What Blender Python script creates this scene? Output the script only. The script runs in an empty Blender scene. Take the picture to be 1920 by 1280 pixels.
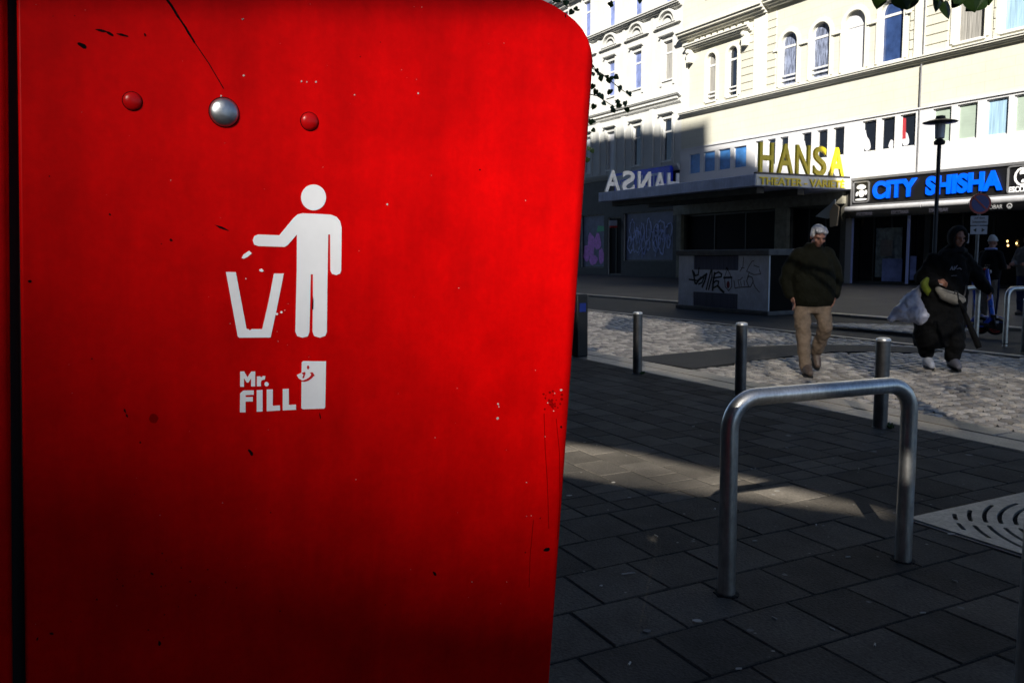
import bpy, bmesh, math, random
from mathutils import Vector, Matrix
R = math.radians
random.seed(7)
S = bpy.context.scene
COL = S.collection
# ---------------------------------------------------------------- camera
F = 1550.0; H = 1.42; PX, PY = 960.0, 640.0
PITCH = math.atan(165 / F); ROLL = math.atan(125 / 15100)
f_ = Vector((0, math.cos(PITCH), -math.sin(PITCH))); r_ = Vector((1, 0, 0)); u_ = r_.cross(f_)
c_, s_ = math.cos(ROLL), math.sin(ROLL)
r_, u_ = c_ * r_ - s_ * u_, s_ * r_ + c_ * u_
CAM = Vector((0, 0, H))
cam = bpy.data.objects.new('camera', bpy.data.cameras.new('camera')); COL.objects.link(cam)
cam.data.sensor_width = 36; cam.data.lens = F / 1920 * 36
cam.data.clip_start = 0.05; cam.data.clip_end = 2000
cam.matrix_world = Matrix(((r_.x, u_.x, -f_.x, 0), (r_.y, u_.y, -f_.y, 0), (r_.z, u_.z, -f_.z, H), (0, 0, 0, 1)))
cam.data.dof.use_dof = True; cam.data.dof.focus_distance = 1.25; cam.data.dof.aperture_fstop = 32
S.camera = cam
# ---------------------------------------------------------------- light
SUN_EL = R(29); SUN_AZ = Vector((-0.2, -0.98)).normalized()
SUN = Vector((SUN_AZ.x * math.cos(SUN_EL), SUN_AZ.y * math.cos(SUN_EL), math.sin(SUN_EL)))
w = bpy.data.worlds.new('World'); S.world = w; w.use_nodes = True
nt = w.node_tree; bg = nt.nodes['Background']
sky = nt.nodes.new('ShaderNodeTexSky'); sky.sky_type = 'NISHITA'; sky.sun_disc = False
sky.air_density = .55; sky.dust_density = .2; sky.ozone_density = 1.6
sky.sun_elevation = SUN_EL; sky.sun_rotation = math.atan2(SUN.x, SUN.y)
nt.links.new(sky.outputs[0], bg.inputs[0]); bg.inputs[1].default_value = 0.05
sl = bpy.data.lights.new('sun', 'SUN'); sl.energy = 5.0; sl.angle = R(0.53); sl.color = (1, .95, .86)
so = bpy.data.objects.new('sun', sl); COL.objects.link(so); so.rotation_euler = SUN.to_track_quat('Z', 'Y').to_euler(); so.location = (0, -5, 30)
S.view_settings.view_transform = 'Standard'; S.view_settings.look = 'None'
S.view_settings.exposure = 1.28; S.view_settings.gamma = 1
S.render.engine = 'CYCLES'
# ---------------------------------------------------------------- projection helpers (design-time measuring)
def ray(x, y): return f_ + r_ * ((x - PX) / F) - u_ * ((y - PY) / F)
def gnd(x, y, z=0.0):
    d = ray(x, y); return CAM + d * ((z - H) / d.z)
def at(x, y, Y):
    d = ray(x, y); return CAM + d * (Y / d.y)
P0 = Vector((14.929, 36.16, 0)); D = Vector((.4695, -.8829, 0)).normalized(); INW = Vector((-D.y, D.x, 0))
FANG = math.atan2(D.y, D.x)
K = Vector((.446, -.895, 0)).normalized(); M_ = Vector((-K.y, K.x, 0)); KANG = math.atan2(K.y, K.x)
def km(k, m, z=0): return K * k + M_ * m + Vector((0, 0, z))
def fac(x, y, off=0.0):
    d = ray(x, y); t = ((P0 - INW * off - CAM).dot(INW)) / d.dot(INW); p = CAM + d * t
    return ((p - P0).dot(D), p.z)
# ---------------------------------------------------------------- materials
MATS = {}
def mat(name, col, rough=.6, metal=0., spec=.5, noise=None, bump=None, coat=0, trans=0, emis=None, island=0, tex=None):
    if name in MATS: return MATS[name]
    m = bpy.data.materials.new(name); m.use_nodes = True; n = m.node_tree.nodes; l = m.node_tree.links
    b = n['Principled BSDF']
    b.inputs['Base Color'].default_value = (*col, 1); b.inputs['Roughness'].default_value = rough
    b.inputs['Metallic'].default_value = metal; b.inputs['Specular IOR Level'].default_value = spec
    b.inputs['Coat Weight'].default_value = coat; b.inputs['Coat Roughness'].default_value = .15
    b.inputs['Transmission Weight'].default_value = trans
    if emis: b.inputs['Emission Color'].default_value = (*emis[0], 1); b.inputs['Emission Strength'].default_value = emis[1]
    tc = n.new('ShaderNodeTexCoord'); last = None
    colsock = None
    if noise:      # list of (scale, amount, detail, stretch)
        cur = n.new('ShaderNodeRGB'); cur.outputs[0].default_value = (*col, 1); colsock = cur.outputs[0]
        for (sc, amt, det, st) in noise:
            mp = n.new('ShaderNodeMapping'); mp.inputs['Scale'].default_value = st; l.new(tc.outputs['Object'], mp.inputs[0])
            t = n.new('ShaderNodeTexNoise'); t.inputs['Scale'].default_value = sc; t.inputs['Detail'].default_value = det; t.inputs['Roughness'].default_value = .65
            l.new(mp.outputs[0], t.inputs['Vector'])
            mr = n.new('ShaderNodeMapRange'); mr.inputs[1].default_value = .3; mr.inputs[2].default_value = .7
            mr.inputs[3].default_value = 1 - amt; mr.inputs[4].default_value = 1 + amt * .6; l.new(t.outputs['Fac'], mr.inputs[0])
            mx = n.new('ShaderNodeMix'); mx.data_type = 'RGBA'; mx.blend_type = 'MULTIPLY'; mx.inputs[0].default_value = 1
            l.new(colsock, mx.inputs[6]); l.new(mr.outputs[0], mx.inputs[7]); colsock = mx.outputs[2]
    if island:
        g = n.new('ShaderNodeNewGeometry'); mr = n.new('ShaderNodeMapRange'); mr.inputs[3].default_value = 1 - island; mr.inputs[4].default_value = 1 + island
        l.new(g.outputs['Random Per Island'], mr.inputs[0])
        mx = n.new('ShaderNodeMix'); mx.data_type = 'RGBA'; mx.blend_type = 'MULTIPLY'; mx.inputs[0].default_value = 1
        if colsock is None:
            mx.inputs[6].default_value = (*col, 1)
        else: l.new(colsock, mx.inputs[6])
        l.new(mr.outputs[0], mx.inputs[7]); colsock = mx.outputs[2]
    if tex: colsock = tex(n, l, tc, colsock, b) or colsock
    if colsock: l.new(colsock, b.inputs['Base Color'])
    if bump:       # (scale, strength, detail)
        t = n.new('ShaderNodeTexNoise'); t.inputs['Scale'].default_value = bump[0]; t.inputs['Detail'].default_value = bump[2]
        l.new(tc.outputs['Object'], t.inputs['Vector'])
        bp = n.new('ShaderNodeBump'); bp.inputs['Strength'].default_value = bump[1]; bp.inputs['Distance'].default_value = .02
        l.new(t.outputs['Fac'], bp.inputs['Height']); l.new(bp.outputs[0], b.inputs['Normal'])
    MATS[name] = m; return m
U = (1, 1, 1)
def spots(scale, thr, soft, colr, amt=1.0, st=U):
    def fn(n, l, tc, cs, b):
        mp = n.new('ShaderNodeMapping'); mp.inputs['Scale'].default_value = st; l.new(tc.outputs['Object'], mp.inputs[0])
        t = n.new('ShaderNodeTexNoise'); t.inputs['Scale'].default_value = scale; t.inputs['Detail'].default_value = 4; l.new(mp.outputs[0], t.inputs['Vector'])
        mr = n.new('ShaderNodeMapRange'); mr.inputs[1].default_value = thr; mr.inputs[2].default_value = thr + soft; mr.inputs[4].default_value = amt
        l.new(t.outputs['Fac'], mr.inputs[0])
        mx = n.new('ShaderNodeMix'); mx.data_type = 'RGBA'; l.new(mr.outputs[0], mx.inputs[0]); l.new(cs, mx.inputs[6]); mx.inputs[7].default_value = (*colr, 1)
        return mx.outputs[2]
    return fn
def gum(n, l, tc, cs, b):      # flattened chewing gum and specks on the paving
    for sc, r0, r1, cc in ((2.3, .035, .045, (.36, .35, .33)), (4.1, .035, .045, (.26, .25, .24)), (7, .03, .04, (.45, .42, .36))):
        v = n.new('ShaderNodeTexVoronoi'); v.inputs['Scale'].default_value = sc; l.new(tc.outputs['Object'], v.inputs['Vector'])
        no = n.new('ShaderNodeTexNoise'); no.inputs['Scale'].default_value = 60; l.new(tc.outputs['Object'], no.inputs['Vector'])
        ad = n.new('ShaderNodeMath'); ad.operation = 'MULTIPLY_ADD'; ad.inputs[1].default_value = .05; l.new(no.outputs['Fac'], ad.inputs[0]); l.new(v.outputs['Distance'], ad.inputs[2])
        mr = n.new('ShaderNodeMapRange'); mr.inputs[1].default_value = r0 + .03; mr.inputs[2].default_value = r1 + .04; mr.inputs[3].default_value = .75; mr.inputs[4].default_value = 0
        l.new(ad.outputs[0], mr.inputs[0])
        mx = n.new('ShaderNodeMix'); mx.data_type = 'RGBA'; l.new(mr.outputs[0], mx.inputs[0]); l.new(cs, mx.inputs[6]); mx.inputs[7].default_value = (*cc, 1); cs = mx.outputs[2]
    return cs
def red_dirt(n, l, tc, cs, b):  # smudges that dull the paint, drip streaks
    cs = spots(9, .66, .2, (.16, .002, .002), .25)(n, l, tc, cs, b)
    cs = spots(5, .68, .12, (.25, .002, .002), .35, (5, 1, .35))(n, l, tc, cs, b)
    t = n.new('ShaderNodeTexNoise'); t.inputs['Scale'].default_value = 7; t.inputs['Detail'].default_value = 8; l.new(tc.outputs['Object'], t.inputs['Vector'])
    mr = n.new('ShaderNodeMapRange'); mr.inputs[3].default_value = .3; mr.inputs[4].default_value = .55; l.new(t.outputs['Fac'], mr.inputs[0]); l.new(mr.outputs[0], b.inputs['Roughness'])
    return cs
RED = mat('red_paint', (.6, .0006, .0008), .4, spec=.06, noise=[(14, .2, 8, U), (120, .08, 3, U), (3.5, .16, 6, (1.6, 1, .6)), (30, .12, 5, (1, 1, .12))], bump=(230, .015, 2), tex=red_dirt)
BOLT_RED = mat('red_bolt', (.42, .002, .003), .3, spec=.25)
STEEL = mat('brushed_steel', (.55, .56, .58), .33, 1, noise=[(30, .2, 5, U)])
DOME = mat('polished_steel', (.5, .52, .55), .4, 1, noise=[(60, .2, 5, U)], bump=(40, .08, 3))
BLACK = mat('black_gap', (.004, .004, .004), .8)
WHITE = mat('white_sticker', (.84, .84, .86), .45, noise=[(25, .05, 5, U)])
SPECK = mat('white_chip', (.45, .38, .35), .6)
CHIP = mat('dark_chip', (.002, .002, .003), .9, spec=.05)
PAVER = mat('paver_stone', (.13, .115, .096), .8, spec=.08, noise=[(3, .3, 6, U), (70, .35, 6, U)], bump=(90, .35, 6), island=.28, tex=gum)
JOINT = mat('joint_sand', (.006, .0055, .005), .95, noise=[(30, .4, 5, U)], bump=(60, .6, 5))
KERBM = mat('kerb_granite', (.46, .40, .33), .4, noise=[(2, .3, 5, U), (60, .35, 6, U)], bump=(50, .3, 6), island=.2)
COBM = mat('cobble_granite', (.58, .51, .43), .25, spec=1.0, noise=[(4, .3, 5, U), (60, .3, 6, U)], bump=(45, .4, 5), island=.42)
ASPH = mat('asphalt', (.045, .042, .039), .75, noise=[(1.1, .3, 6, U), (130, .4, 4, U)], bump=(120, .4, 4))
FARP = mat('far_paving', (.07, .064, .06), .7, noise=[(.7, .4, 7, (1, 1, 1)), (40, .3, 5, U)], bump=(30, .3, 5))
GRND = mat('ground_asphalt', (.06, .06, .06), .9, noise=[(.5, .3, 6, U)])
HOOPM = mat('hoop_steel', (.82, .81, .79), .34, 1, noise=[(9, .25, 5, U), (90, .2, 3, (1, 1, .2))], bump=(120, .04, 3))
BOLLM = mat('bollard_metal', (.2, .2, .205), .36, .95, noise=[(8, .3, 6, U)], bump=(70, .1, 4))
BOLTOP = mat('bollard_cap_metal', (.8, .8, .8), .35, .6)
GRATE = mat('grate_metal', (.5, .49, .45), .5, .15, noise=[(6, .35, 8, U), (50, .3, 6, U)], bump=(60, .25, 5))
CREAM = mat('cream_render', (.74, .70, .57), .8, noise=[(.6, .08, 6, U), (9, .05, 5, (1, 1, .3))], bump=(30, .15, 5))
CREAMW = mat('pale_cream_trim', (.6, .59, .53), .75, noise=[(2, .07, 6, U)], bump=(30, .1, 5))
WHT = mat('white_render', (.53, .53, .51), .8, noise=[(.8, .07, 6, U), (8, .06, 5, (1, 1, .2))], bump=(30, .12, 5))
BAND = mat('white_band_panel', (.56, .56, .57), .6, noise=[(1.5, .05, 5, U)])
FRAME = mat('white_window_frame', (.6, .6, .6), .45)
GREYC = mat('sky_tinted_concrete', (.74, .78, .98), .75, noise=[(1.2, .25, 7, U), (10, .15, 5, (1, 1, .15))], bump=(30, .2, 5))  # blue skylight on the shaded canopy put into the base colour
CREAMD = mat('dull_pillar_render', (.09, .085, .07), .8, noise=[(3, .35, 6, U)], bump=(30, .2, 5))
ROOF = mat('roof_slate', (.08, .08, .09), .7, noise=[(4, .3, 4, U)])
GLASSD = mat('window_glass_dark', (.012, .016, .025), .06, spec=.8, noise=[(1.5, .3, 4, U)])
GLASSB = mat('window_glass_blue', (.03, .06, .17), .08, spec=.8, noise=[(2, .4, 4, U)])
GLASSG = mat('window_blind_green', (.33, .4, .34), .3, noise=[(1.2, .12, 4, U), (30, .08, 1, (.05, .05, 3))])
GLASSC = mat('curtain_behind_glass', (.62, .62, .66), .35, noise=[(9, .3, 3, (3, 1, .1))])
GLASSP = mat('poster_blue', (.06, .22, .55), .4, noise=[(3, .35, 5, U)])
GLASSL = mat('curtain_light_blue', (.3, .45, .58), .3, noise=[(9, .35, 3, (2, 1, .08))])
GLASSM = mat('window_glass_pale_blue', (.2, .25, .5), .15, spec=.6, noise=[(1.2, .5, 3, U)])
GLASSA = mat('window_half_curtain', (.2, .23, .33), .15, spec=.6, noise=[(5, .95, 4, (3, 1, .5))])
GLASSN = mat('curtain_grey', (.3, .29, .27), .4, noise=[(8, .6, 3, (3, 1, .08))])
SHOPG = mat('shop_glass', (.004, .004, .005), .12, spec=.4)
DARKIN = mat('dark_interior', (.006, .006, .007), .9)
YEL = mat('yellow_letters', (.95, .74, .01), .4, noise=[(6, .12, 4, U)])
LWHT = mat('white_letters', (.88, .88, .88), .5, noise=[(6, .12, 4, U)])
BLUEL = mat('blue_letters', (.0, .1, .95), .3, noise=[(6, .1, 4, U)])
BLUES = mat('blue_signboard', (.02, .06, .8), .4, noise=[(2, .3, 4, U)])
SIGNK = mat('black_signboard', (.006, .006, .007), .4)
GREYM = mat('grey_metal', (.22, .22, .23), .45, .5, noise=[(8, .2, 5, U)])
TUBEW = mat('awning_case_white', (.6, .6, .62), .4, noise=[(4, .15, 4, U)])
CABW = mat('cabinet_sky_tinted_grey', (.82, .86, .98), .55, noise=[(2, .22, 6, U), (20, .12, 5, (1, 1, .3))], bump=(30, .1, 4))  # grey paint, with the blue cast of skylight mixed into it
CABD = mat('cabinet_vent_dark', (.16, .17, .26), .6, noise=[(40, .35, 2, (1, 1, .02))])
CABK = mat('cabinet_side_dark', (.012, .011, .01), .85, spec=.1, noise=[(3, .3, 5, U)])
CONC = mat('plinth_concrete', (.16, .155, .15), .8, noise=[(5, .3, 6, U)], bump=(30, .2, 5))
SPRAYK = mat('black_spray', (.008, .008, .012), .6)
SPRAYG = mat('grey_spray', (.1, .1, .13), .6)
SPRAYR = mat('red_spray', (.25, .03, .05), .6)
SPRAYP = mat('purple_spray', (.85, .3, .9), .6, noise=[(6, .3, 4, U)])
SPRAYN = mat('green_spray', (.1, .5, .25), .6)
SPRAYB = mat('pale_blue_spray', (.45, .52, .85), .6, noise=[(4, .4, 4, U)])
SHUT = mat('shutter_grey', (.14, .16, .26), .55, noise=[(3, .3, 4, U)])
SIGNRED = mat('sign_red', (.42, .01, .015), .35)
SIGNBLU = mat('sign_blue', (.01, .03, .25), .35)
SIGNWHT = mat('sign_white', (.4, .42, .5), .4)
LAMPK = mat('lamp_black', (.012, .012, .014), .45)
LAMPG = mat('lamp_glass', (.6, .62, .66), .15, spec=.6)
LEAF = mat('leaf_green', (.04, .09, .012), .5, noise=[(30, .3, 3, U)], island=.45)
BARK = mat('bark', (.07, .055, .04), .9, noise=[(12, .4, 6, (1, 1, .25))], bump=(20, .8, 6))
SKIN = mat('skin', (.36, .17, .12), .55, noise=[(20, .15, 4, U)])
HAIRW = mat('silver_hair', (.6, .59, .62), .5, noise=[(60, .3, 4, (1, 1, .2))], bump=(110, .5, 3))
def fab(name, col, sc=18, **k): return mat(name, col, .85, spec=.2, noise=[(sc, .25, 5, U)], bump=(sc * 1.3, .55, 4), **k)
JACK = fab('olive_jacket_cloth', (.0075, .0078, .003)); TROU = fab('beige_trouser_cloth', (.24, .175, .125)); KNIT = fab('black_cloth', (.003, .003, .0035))
SHOEB = mat('brown_shoe', (.14, .10, .08), .5, noise=[(30, .3, 4, U)]); SHOEW = mat('white_shoe', (.5, .52, .6), .5, noise=[(30, .2, 4, U)]); SOLE = mat('black_sole', (.01, .01, .01), .7)
BAGW = mat('white_plastic_bag_film', (.6, .6, .72), .35, noise=[(9, .3, 5, U)], bump=(14, .9, 5)); BAGB = fab('beige_bag_cloth', (.27, .25, .22), 12)
NEON = mat('yellow_green_cloth', (.16, .2, .01), .7, noise=[(20, .3, 4, U)]); DENIM = fab('dark_denim', (.03, .045, .12)); GREYJ = fab('grey_jacket_cloth', (.16, .145, .14)); TROB = fab('pale_trouser_cloth', (.2, .17, .15)); NAVY = fab('navy_cloth', (.01, .015, .05)); BEAN = fab('pale_beanie_knit', (.5, .5, .5), 40); COLL = fab('pale_blue_collar', (.3, .36, .7), 30)
SCB = mat('scooter_blue', (.01, .07, .62), .3, coat=.5, noise=[(9, .15, 4, U)]); RUB = mat('tyre_rubber', (.012, .012, .012), .7); SCK = mat('scooter_black', (.012, .012, .013), .45); SCR = mat('reflector_red', (.45, .02, .01), .3); SCW = mat('reflector_white', (.6, .6, .65), .3)
GRASS = mat('weed_green', (.03, .09, .01), .7, island=.4)
PAPER = mat('litter_paper', (.5, .47, .42), .7)
BLOCKM = mat('light_blocker_dark', (.05, .042, .036), .85, noise=[(1, .25, 5, U)])  # dark colour shared by the unseen light blockers
REDGLOW = mat('shop_red_display', (.35, .03, .04), .5)
# ---------------------------------------------------------------- object helpers
def tag(o, label=None, cat=None, group=None, kind=None):
    if label: o['label'] = label
    if cat: o['category'] = cat
    if group: o['group'] = group
    if kind: o['kind'] = kind
    return o
def empty(name, loc, rz=0, **k):
    o = bpy.data.objects.new(name, None); COL.objects.link(o); o.location = loc; o.rotation_euler = (0, 0, rz); o.empty_display_size = .1
    return tag(o, **k)
def copy_tree(o, parent=None):
    c = o.copy(); COL.objects.link(c)
    if parent: c.parent = parent
    for ch in list(o.children): copy_tree(ch, c)
    return c
def arc(cx, cy, r, a0, a1, n):
    return [(cx + r * math.cos(a0 + (a1 - a0) * i / n), cy + r * math.sin(a0 + (a1 - a0) * i / n)) for i in range(n + 1)]
class MB:
    def __init__(s): s.v = []; s.f = []
    def add(s, vs, fs):
        n = len(s.v); s.v += [tuple(v) for v in vs]; s.f += [tuple(i + n for i in f) for f in fs]; return s
    def box(s, a, b):
        x0, y0, z0 = a; x1, y1, z1 = b
        return s.add([(x0, y0, z0), (x1, y0, z0), (x1, y1, z0), (x0, y1, z0), (x0, y0, z1), (x1, y0, z1), (x1, y1, z1), (x0, y1, z1)],
                     [(0, 3, 2, 1), (4, 5, 6, 7), (0, 1, 5, 4), (1, 2, 6, 5), (2, 3, 7, 6), (3, 0, 4, 7)])
    def prism(s, pts, y0, y1):          # outline in local x,z ; extruded along y from y0 (front) to y1
        n = len(pts); a = sum(pts[i][0] * pts[(i + 1) % n][1] - pts[(i + 1) % n][0] * pts[i][1] for i in range(n))
        if a < 0: pts = pts[::-1]
        vs = [(p[0], y0, p[1]) for p in pts] + [(p[0], y1, p[1]) for p in pts]
        return s.add(vs, [tuple(range(n)), tuple(range(2 * n - 1, n - 1, -1))] + [(i, i + n, (i + 1) % n + n, (i + 1) % n) for i in range(n)])
    def hprism(s, pts, z0, z1):         # outline in x,y ; extruded along z
        n = len(pts); a = sum(pts[i][0] * pts[(i + 1) % n][1] - pts[(i + 1) % n][0] * pts[i][1] for i in range(n))
        if a < 0: pts = pts[::-1]
        vs = [(p[0], p[1], z0) for p in pts] + [(p[0], p[1], z1) for p in pts]
        return s.add(vs, [tuple(range(n - 1, -1, -1)), tuple(range(n, 2 * n))] + [(i, (i + 1) % n, (i + 1) % n + n, i + n) for i in range(n)])
    def tube(s, path, r, n=16, caps=True):
        path = [Vector(p) for p in path]; N = len(path); rr = r if isinstance(r, (list, tuple)) else [r] * N
        t0 = (path[1] - path[0]).normalized(); ref = Vector((0, 0, 1)) if abs(t0.z) < .9 else Vector((1, 0, 0))
        side = t0.cross(ref).normalized(); vs = []
        for i, p in enumerate(path):
            t = (path[min(i + 1, N - 1)] - path[max(i - 1, 0)]).normalized()
            side = (side - t * side.dot(t)).normalized(); up = t.cross(side)
            for j in range(n):
                a = 2 * math.pi * j / n; vs.append(p + (side * math.cos(a) + up * math.sin(a)) * rr[i])
        fs = [(i * n + j, i * n + (j + 1) % n, (i + 1) * n + (j + 1) % n, (i + 1) * n + j) for i in range(N - 1) for j in range(n)]
        if caps: fs += [tuple(range(n - 1, -1, -1)), tuple(range((N - 1) * n, N * n))]
        return s.add(vs, fs)
    def lathe(s, prof, n=24, c=(0, 0, 0), axis='z'):
        vs = []
        for (r, z) in prof:
            for j in range(n):
                a = 2 * math.pi * j / n; x, y = r * math.cos(a), r * math.sin(a)
                p = (x, y, z) if axis == 'z' else ((x, z, y) if axis == 'y' else (z, x, y))
                vs.append((c[0] + p[0], c[1] + p[1], c[2] + p[2]))
        N = len(prof)
        return s.add(vs, [(i * n + j, i * n + (j + 1) % n, (i + 1) * n + (j + 1) % n, (i + 1) * n + j) for i in range(N - 1) for j in range(n)] + [tuple(range(n - 1, -1, -1)), tuple(range((N - 1) * n, N * n))])
    def stroke(s, pts, wd, y0, y1):     # ribbon along a polyline in x,z with thickness y0..y1
        P = [Vector((p[0], p[1])) for p in pts]
        for a, b in zip(P, P[1:]):
            d = (b - a); L = d.length
            if L < 1e-6: continue
            d /= L; nrm = Vector((-d.y, d.x)) * wd / 2; e = d * wd * .3
            q = [a - e + nrm * .8, a - e - nrm * .8, b + e - nrm * .8, b + e + nrm * .8]
            s.prism([(v.x, v.y) for v in q], y0, y1)
        return s
    def build(s, name, m, parent=None, smooth=None, bevel=0, seg=2, recalc=True, loc=None):
        me = bpy.data.meshes.new(name); me.from_pydata(s.v, [], s.f); me.validate(clean_customdata=False)
        if recalc:
            bm = bmesh.new(); bm.from_mesh(me); bmesh.ops.recalc_face_normals(bm, faces=bm.faces); bm.to_mesh(me); bm.free()
        if smooth:
            me.polygons.foreach_set('use_smooth', [True] * len(me.polygons))
            try: me.set_sharp_from_angle(angle=R(smooth))
            except Exception: pass
        me.materials.append(m); o = bpy.data.objects.new(name, me); COL.objects.link(o)
        if parent: o.parent = parent
        if loc: o.location = loc
        if bevel:
            b = o.modifiers.new('b', 'BEVEL'); b.width = bevel; b.segments = seg; b.limit_method = 'ANGLE'; b.angle_limit = R(40)
            if not smooth:
                me.polygons.foreach_set('use_smooth', [True] * len(me.polygons)); me.set_sharp_from_angle(angle=R(30))
        return o
def text_mesh(name, body, size, m, parent, depth=.03, bold=0, spacing=1.0, width=None, height=None, mirror=False, bevel=0):
    """letters standing in local x,z facing -y, lower left corner at the origin, scaled to width and height"""
    c = bpy.data.curves.new(name, 'FONT'); c.body = body; c.size = size; c.extrude = depth / 2; c.offset = bold; c.space_character = spacing; c.bevel_depth = bevel
    t = bpy.data.objects.new(name, c); COL.objects.link(t); dg = bpy.context.evaluated_depsgraph_get()
    me = bpy.data.meshes.new_from_object(t.evaluated_get(dg)); bpy.data.objects.remove(t); bpy.data.curves.remove(c)
    xs = [v.co.x for v in me.vertices]; ys = [v.co.y for v in me.vertices]
    x0, x1, y0, y1 = min(xs), max(xs), min(ys), max(ys)
    kx = width / (x1 - x0) if width else 1; ky = height / (y1 - y0) if height else 1
    for v in me.vertices:
        x, y, z = v.co; x = (x - x0) * kx; y = (y - y0) * ky
        if mirror: x = (x1 - x0) * kx - x
        v.co = (x, -z, y)
    me.name = name; me.materials.clear(); me.materials.append(m)
    o = bpy.data.objects.new(name, me); COL.objects.link(o); o.parent = parent
    return o
# implicit bodies: union of rounded shapes made one surface by a voxel remesh
def icos(r=1, sub=2):
    bm = bmesh.new(); bmesh.ops.create_icosphere(bm, subdivisions=sub, radius=r); v = [x.co.copy() for x in bm.verts]; f = [tuple(y.index for y in x.verts) for x in bm.faces]; bm.free(); return v, f
ICO = icos(1, 2)
def limb(mb, pts):   # pts: list of (pos, radius); spheres blended along segments
    for (a, ra), (b, rb) in zip(pts, pts[1:]):
        a = Vector(a); b = Vector(b); n = max(2, int((b - a).length / (min(ra, rb) * .35)) + 1)
        for i in range(n + 1):
            t = i / n; p = a.lerp(b, t); r = ra + (rb - ra) * t
            mb.add([v * r + p for v in ICO[0]], ICO[1])
def ell(mb, c, rad, rot=None):
    mt = rot.to_matrix() if rot else None; c = Vector(c)
    vs = []
    for v in ICO[0]:
        q = Vector((v.x * rad[0], v.y * rad[1], v.z * rad[2]))
        if mt: q = mt @ q
        vs.append(q + c)
    mb.add(vs, ICO[1])
def hull_slices(mb, slices, n=28):  # slices: (cx, cy, z, rx, ry) stacked -> closed loft
    vs = []
    for (cx, cy, z, rx, ry) in slices:
        for j in range(n):
            a = 2 * math.pi * j / n; ca, sa = math.cos(a), math.sin(a)
            vs.append((cx + rx * math.copysign(abs(ca) ** .85, ca), cy + ry * math.copysign(abs(sa) ** .85, sa), z))
    N = len(slices)
    mb.add(vs, [(i * n + j, i * n + (j + 1) % n, (i + 1) * n + (j + 1) % n, (i + 1) * n + j) for i in range(N - 1) for j in range(n)] + [tuple(range(n - 1, -1, -1)), tuple(range((N - 1) * n, N * n))])
CL = bpy.data.textures.new('folds', 'CLOUDS'); CL.noise_scale = .09; CL.noise_depth = 3
def blob(mb, name, m, parent, vox=.012, sm=4, fold=0):
    o = mb.build(name, m, parent, recalc=False)
    r = o.modifiers.new('r', 'REMESH'); r.mode = 'VOXEL'; r.voxel_size = vox; r.use_smooth_shade = True
    if fold:
        d = o.modifiers.new('d', 'DISPLACE'); d.texture = CL; d.strength = fold; d.texture_coords = 'LOCAL'; d.mid_level = .5
    s = o.modifiers.new('s', 'SMOOTH'); s.iterations = sm; s.factor = .6
    return o
# ---------------------------------------------------------------- the setting: ground
def struct(o): o['kind'] = 'structure'; return o
g = MB(); g.add([(-400, -400, 0), (400, -400, 0), (400, 400, 0), (-400, 400, 0)], [(0, 1, 2, 3)])
struct(g.build('ground', GRND, loc=(0, 0, -.2)))
KERB0, KERB1, COB1, FARK = 5.78, 6.39, 11.35, 14.9
KR = dict(rz=KANG)
def stone(mb, x0, x1, y0, y1, z, h=.05, dome=0.0, ins=.0035, tilt=.0):
    """one paving stone with eased edges; x along the kerb, y across"""
    cx, cy = (x0 + x1) / 2, (y0 + y1) / 2; tx, ty = random.uniform(-tilt, tilt), random.uniform(-tilt, tilt)
    def zz(x, y): return z + (x - cx) * tx + (y - cy) * ty
    j = lambda: random.uniform(-ins, ins) * .35
    rings = []
    for inset, dz in ((0, -h), (0, -ins * 1.2), (ins, 0)):
        rings.append([(x0 + inset, y0 + inset, dz), (x1 - inset, y0 + inset, dz), (x1 - inset, y1 - inset, dz), (x0 + inset, y1 - inset, dz)])
    vs = [(a + j() if k else a, b + j() if k else b, zz(a, b) + c) for k, ring in enumerate(rings) for (a, b, c) in ring]
    fs = [(i + 4 * k, (i + 1) % 4 + 4 * k, (i + 1) % 4 + 4 * k + 4, i + 4 * k + 4) for k in range(2) for i in range(4)] + [(8, 9, 10, 11)]
    mb.add(vs, fs)
def cobble(mb, x0, x1, y0, y1, z):
    n = 5; vs = []; sx, sy = (x1 - x0) / 2, (y1 - y0) / 2; cx, cy = (x0 + x1) / 2, (y0 + y1) / 2
    tx, ty = random.uniform(-.05, .05), random.uniform(-.05, .05); dh = random.uniform(-.004, .004); ro = random.uniform(-.09, .09)
    cr, sr = math.cos(ro), math.sin(ro); pw = random.uniform(3, 4.5)
    for i in range(n):
        for j in range(n):
            a, b = -1 + 2 * i / (n - 1), -1 + 2 * j / (n - 1)
            a = math.copysign(abs(a) ** .45, a); b = math.copysign(abs(b) ** .45, b)
            if abs(a) == 1 and abs(b) == 1: a *= .86; b *= .86
            hgt = -.028 * (max(abs(a), abs(b)) ** (pw + 4)) - .0035 * (a * a + b * b)
            px, py = a * sx, b * sy
            vs.append((cx + px * cr - py * sr, cy + px * sr + py * cr, z + dh + hgt + px * tx + py * ty))
    mb.add(vs, [(i * n + j, (i + 1) * n + j, (i + 1) * n + j + 1, i * n + j + 1) for i in range(n - 1) for j in range(n - 1)])
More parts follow.
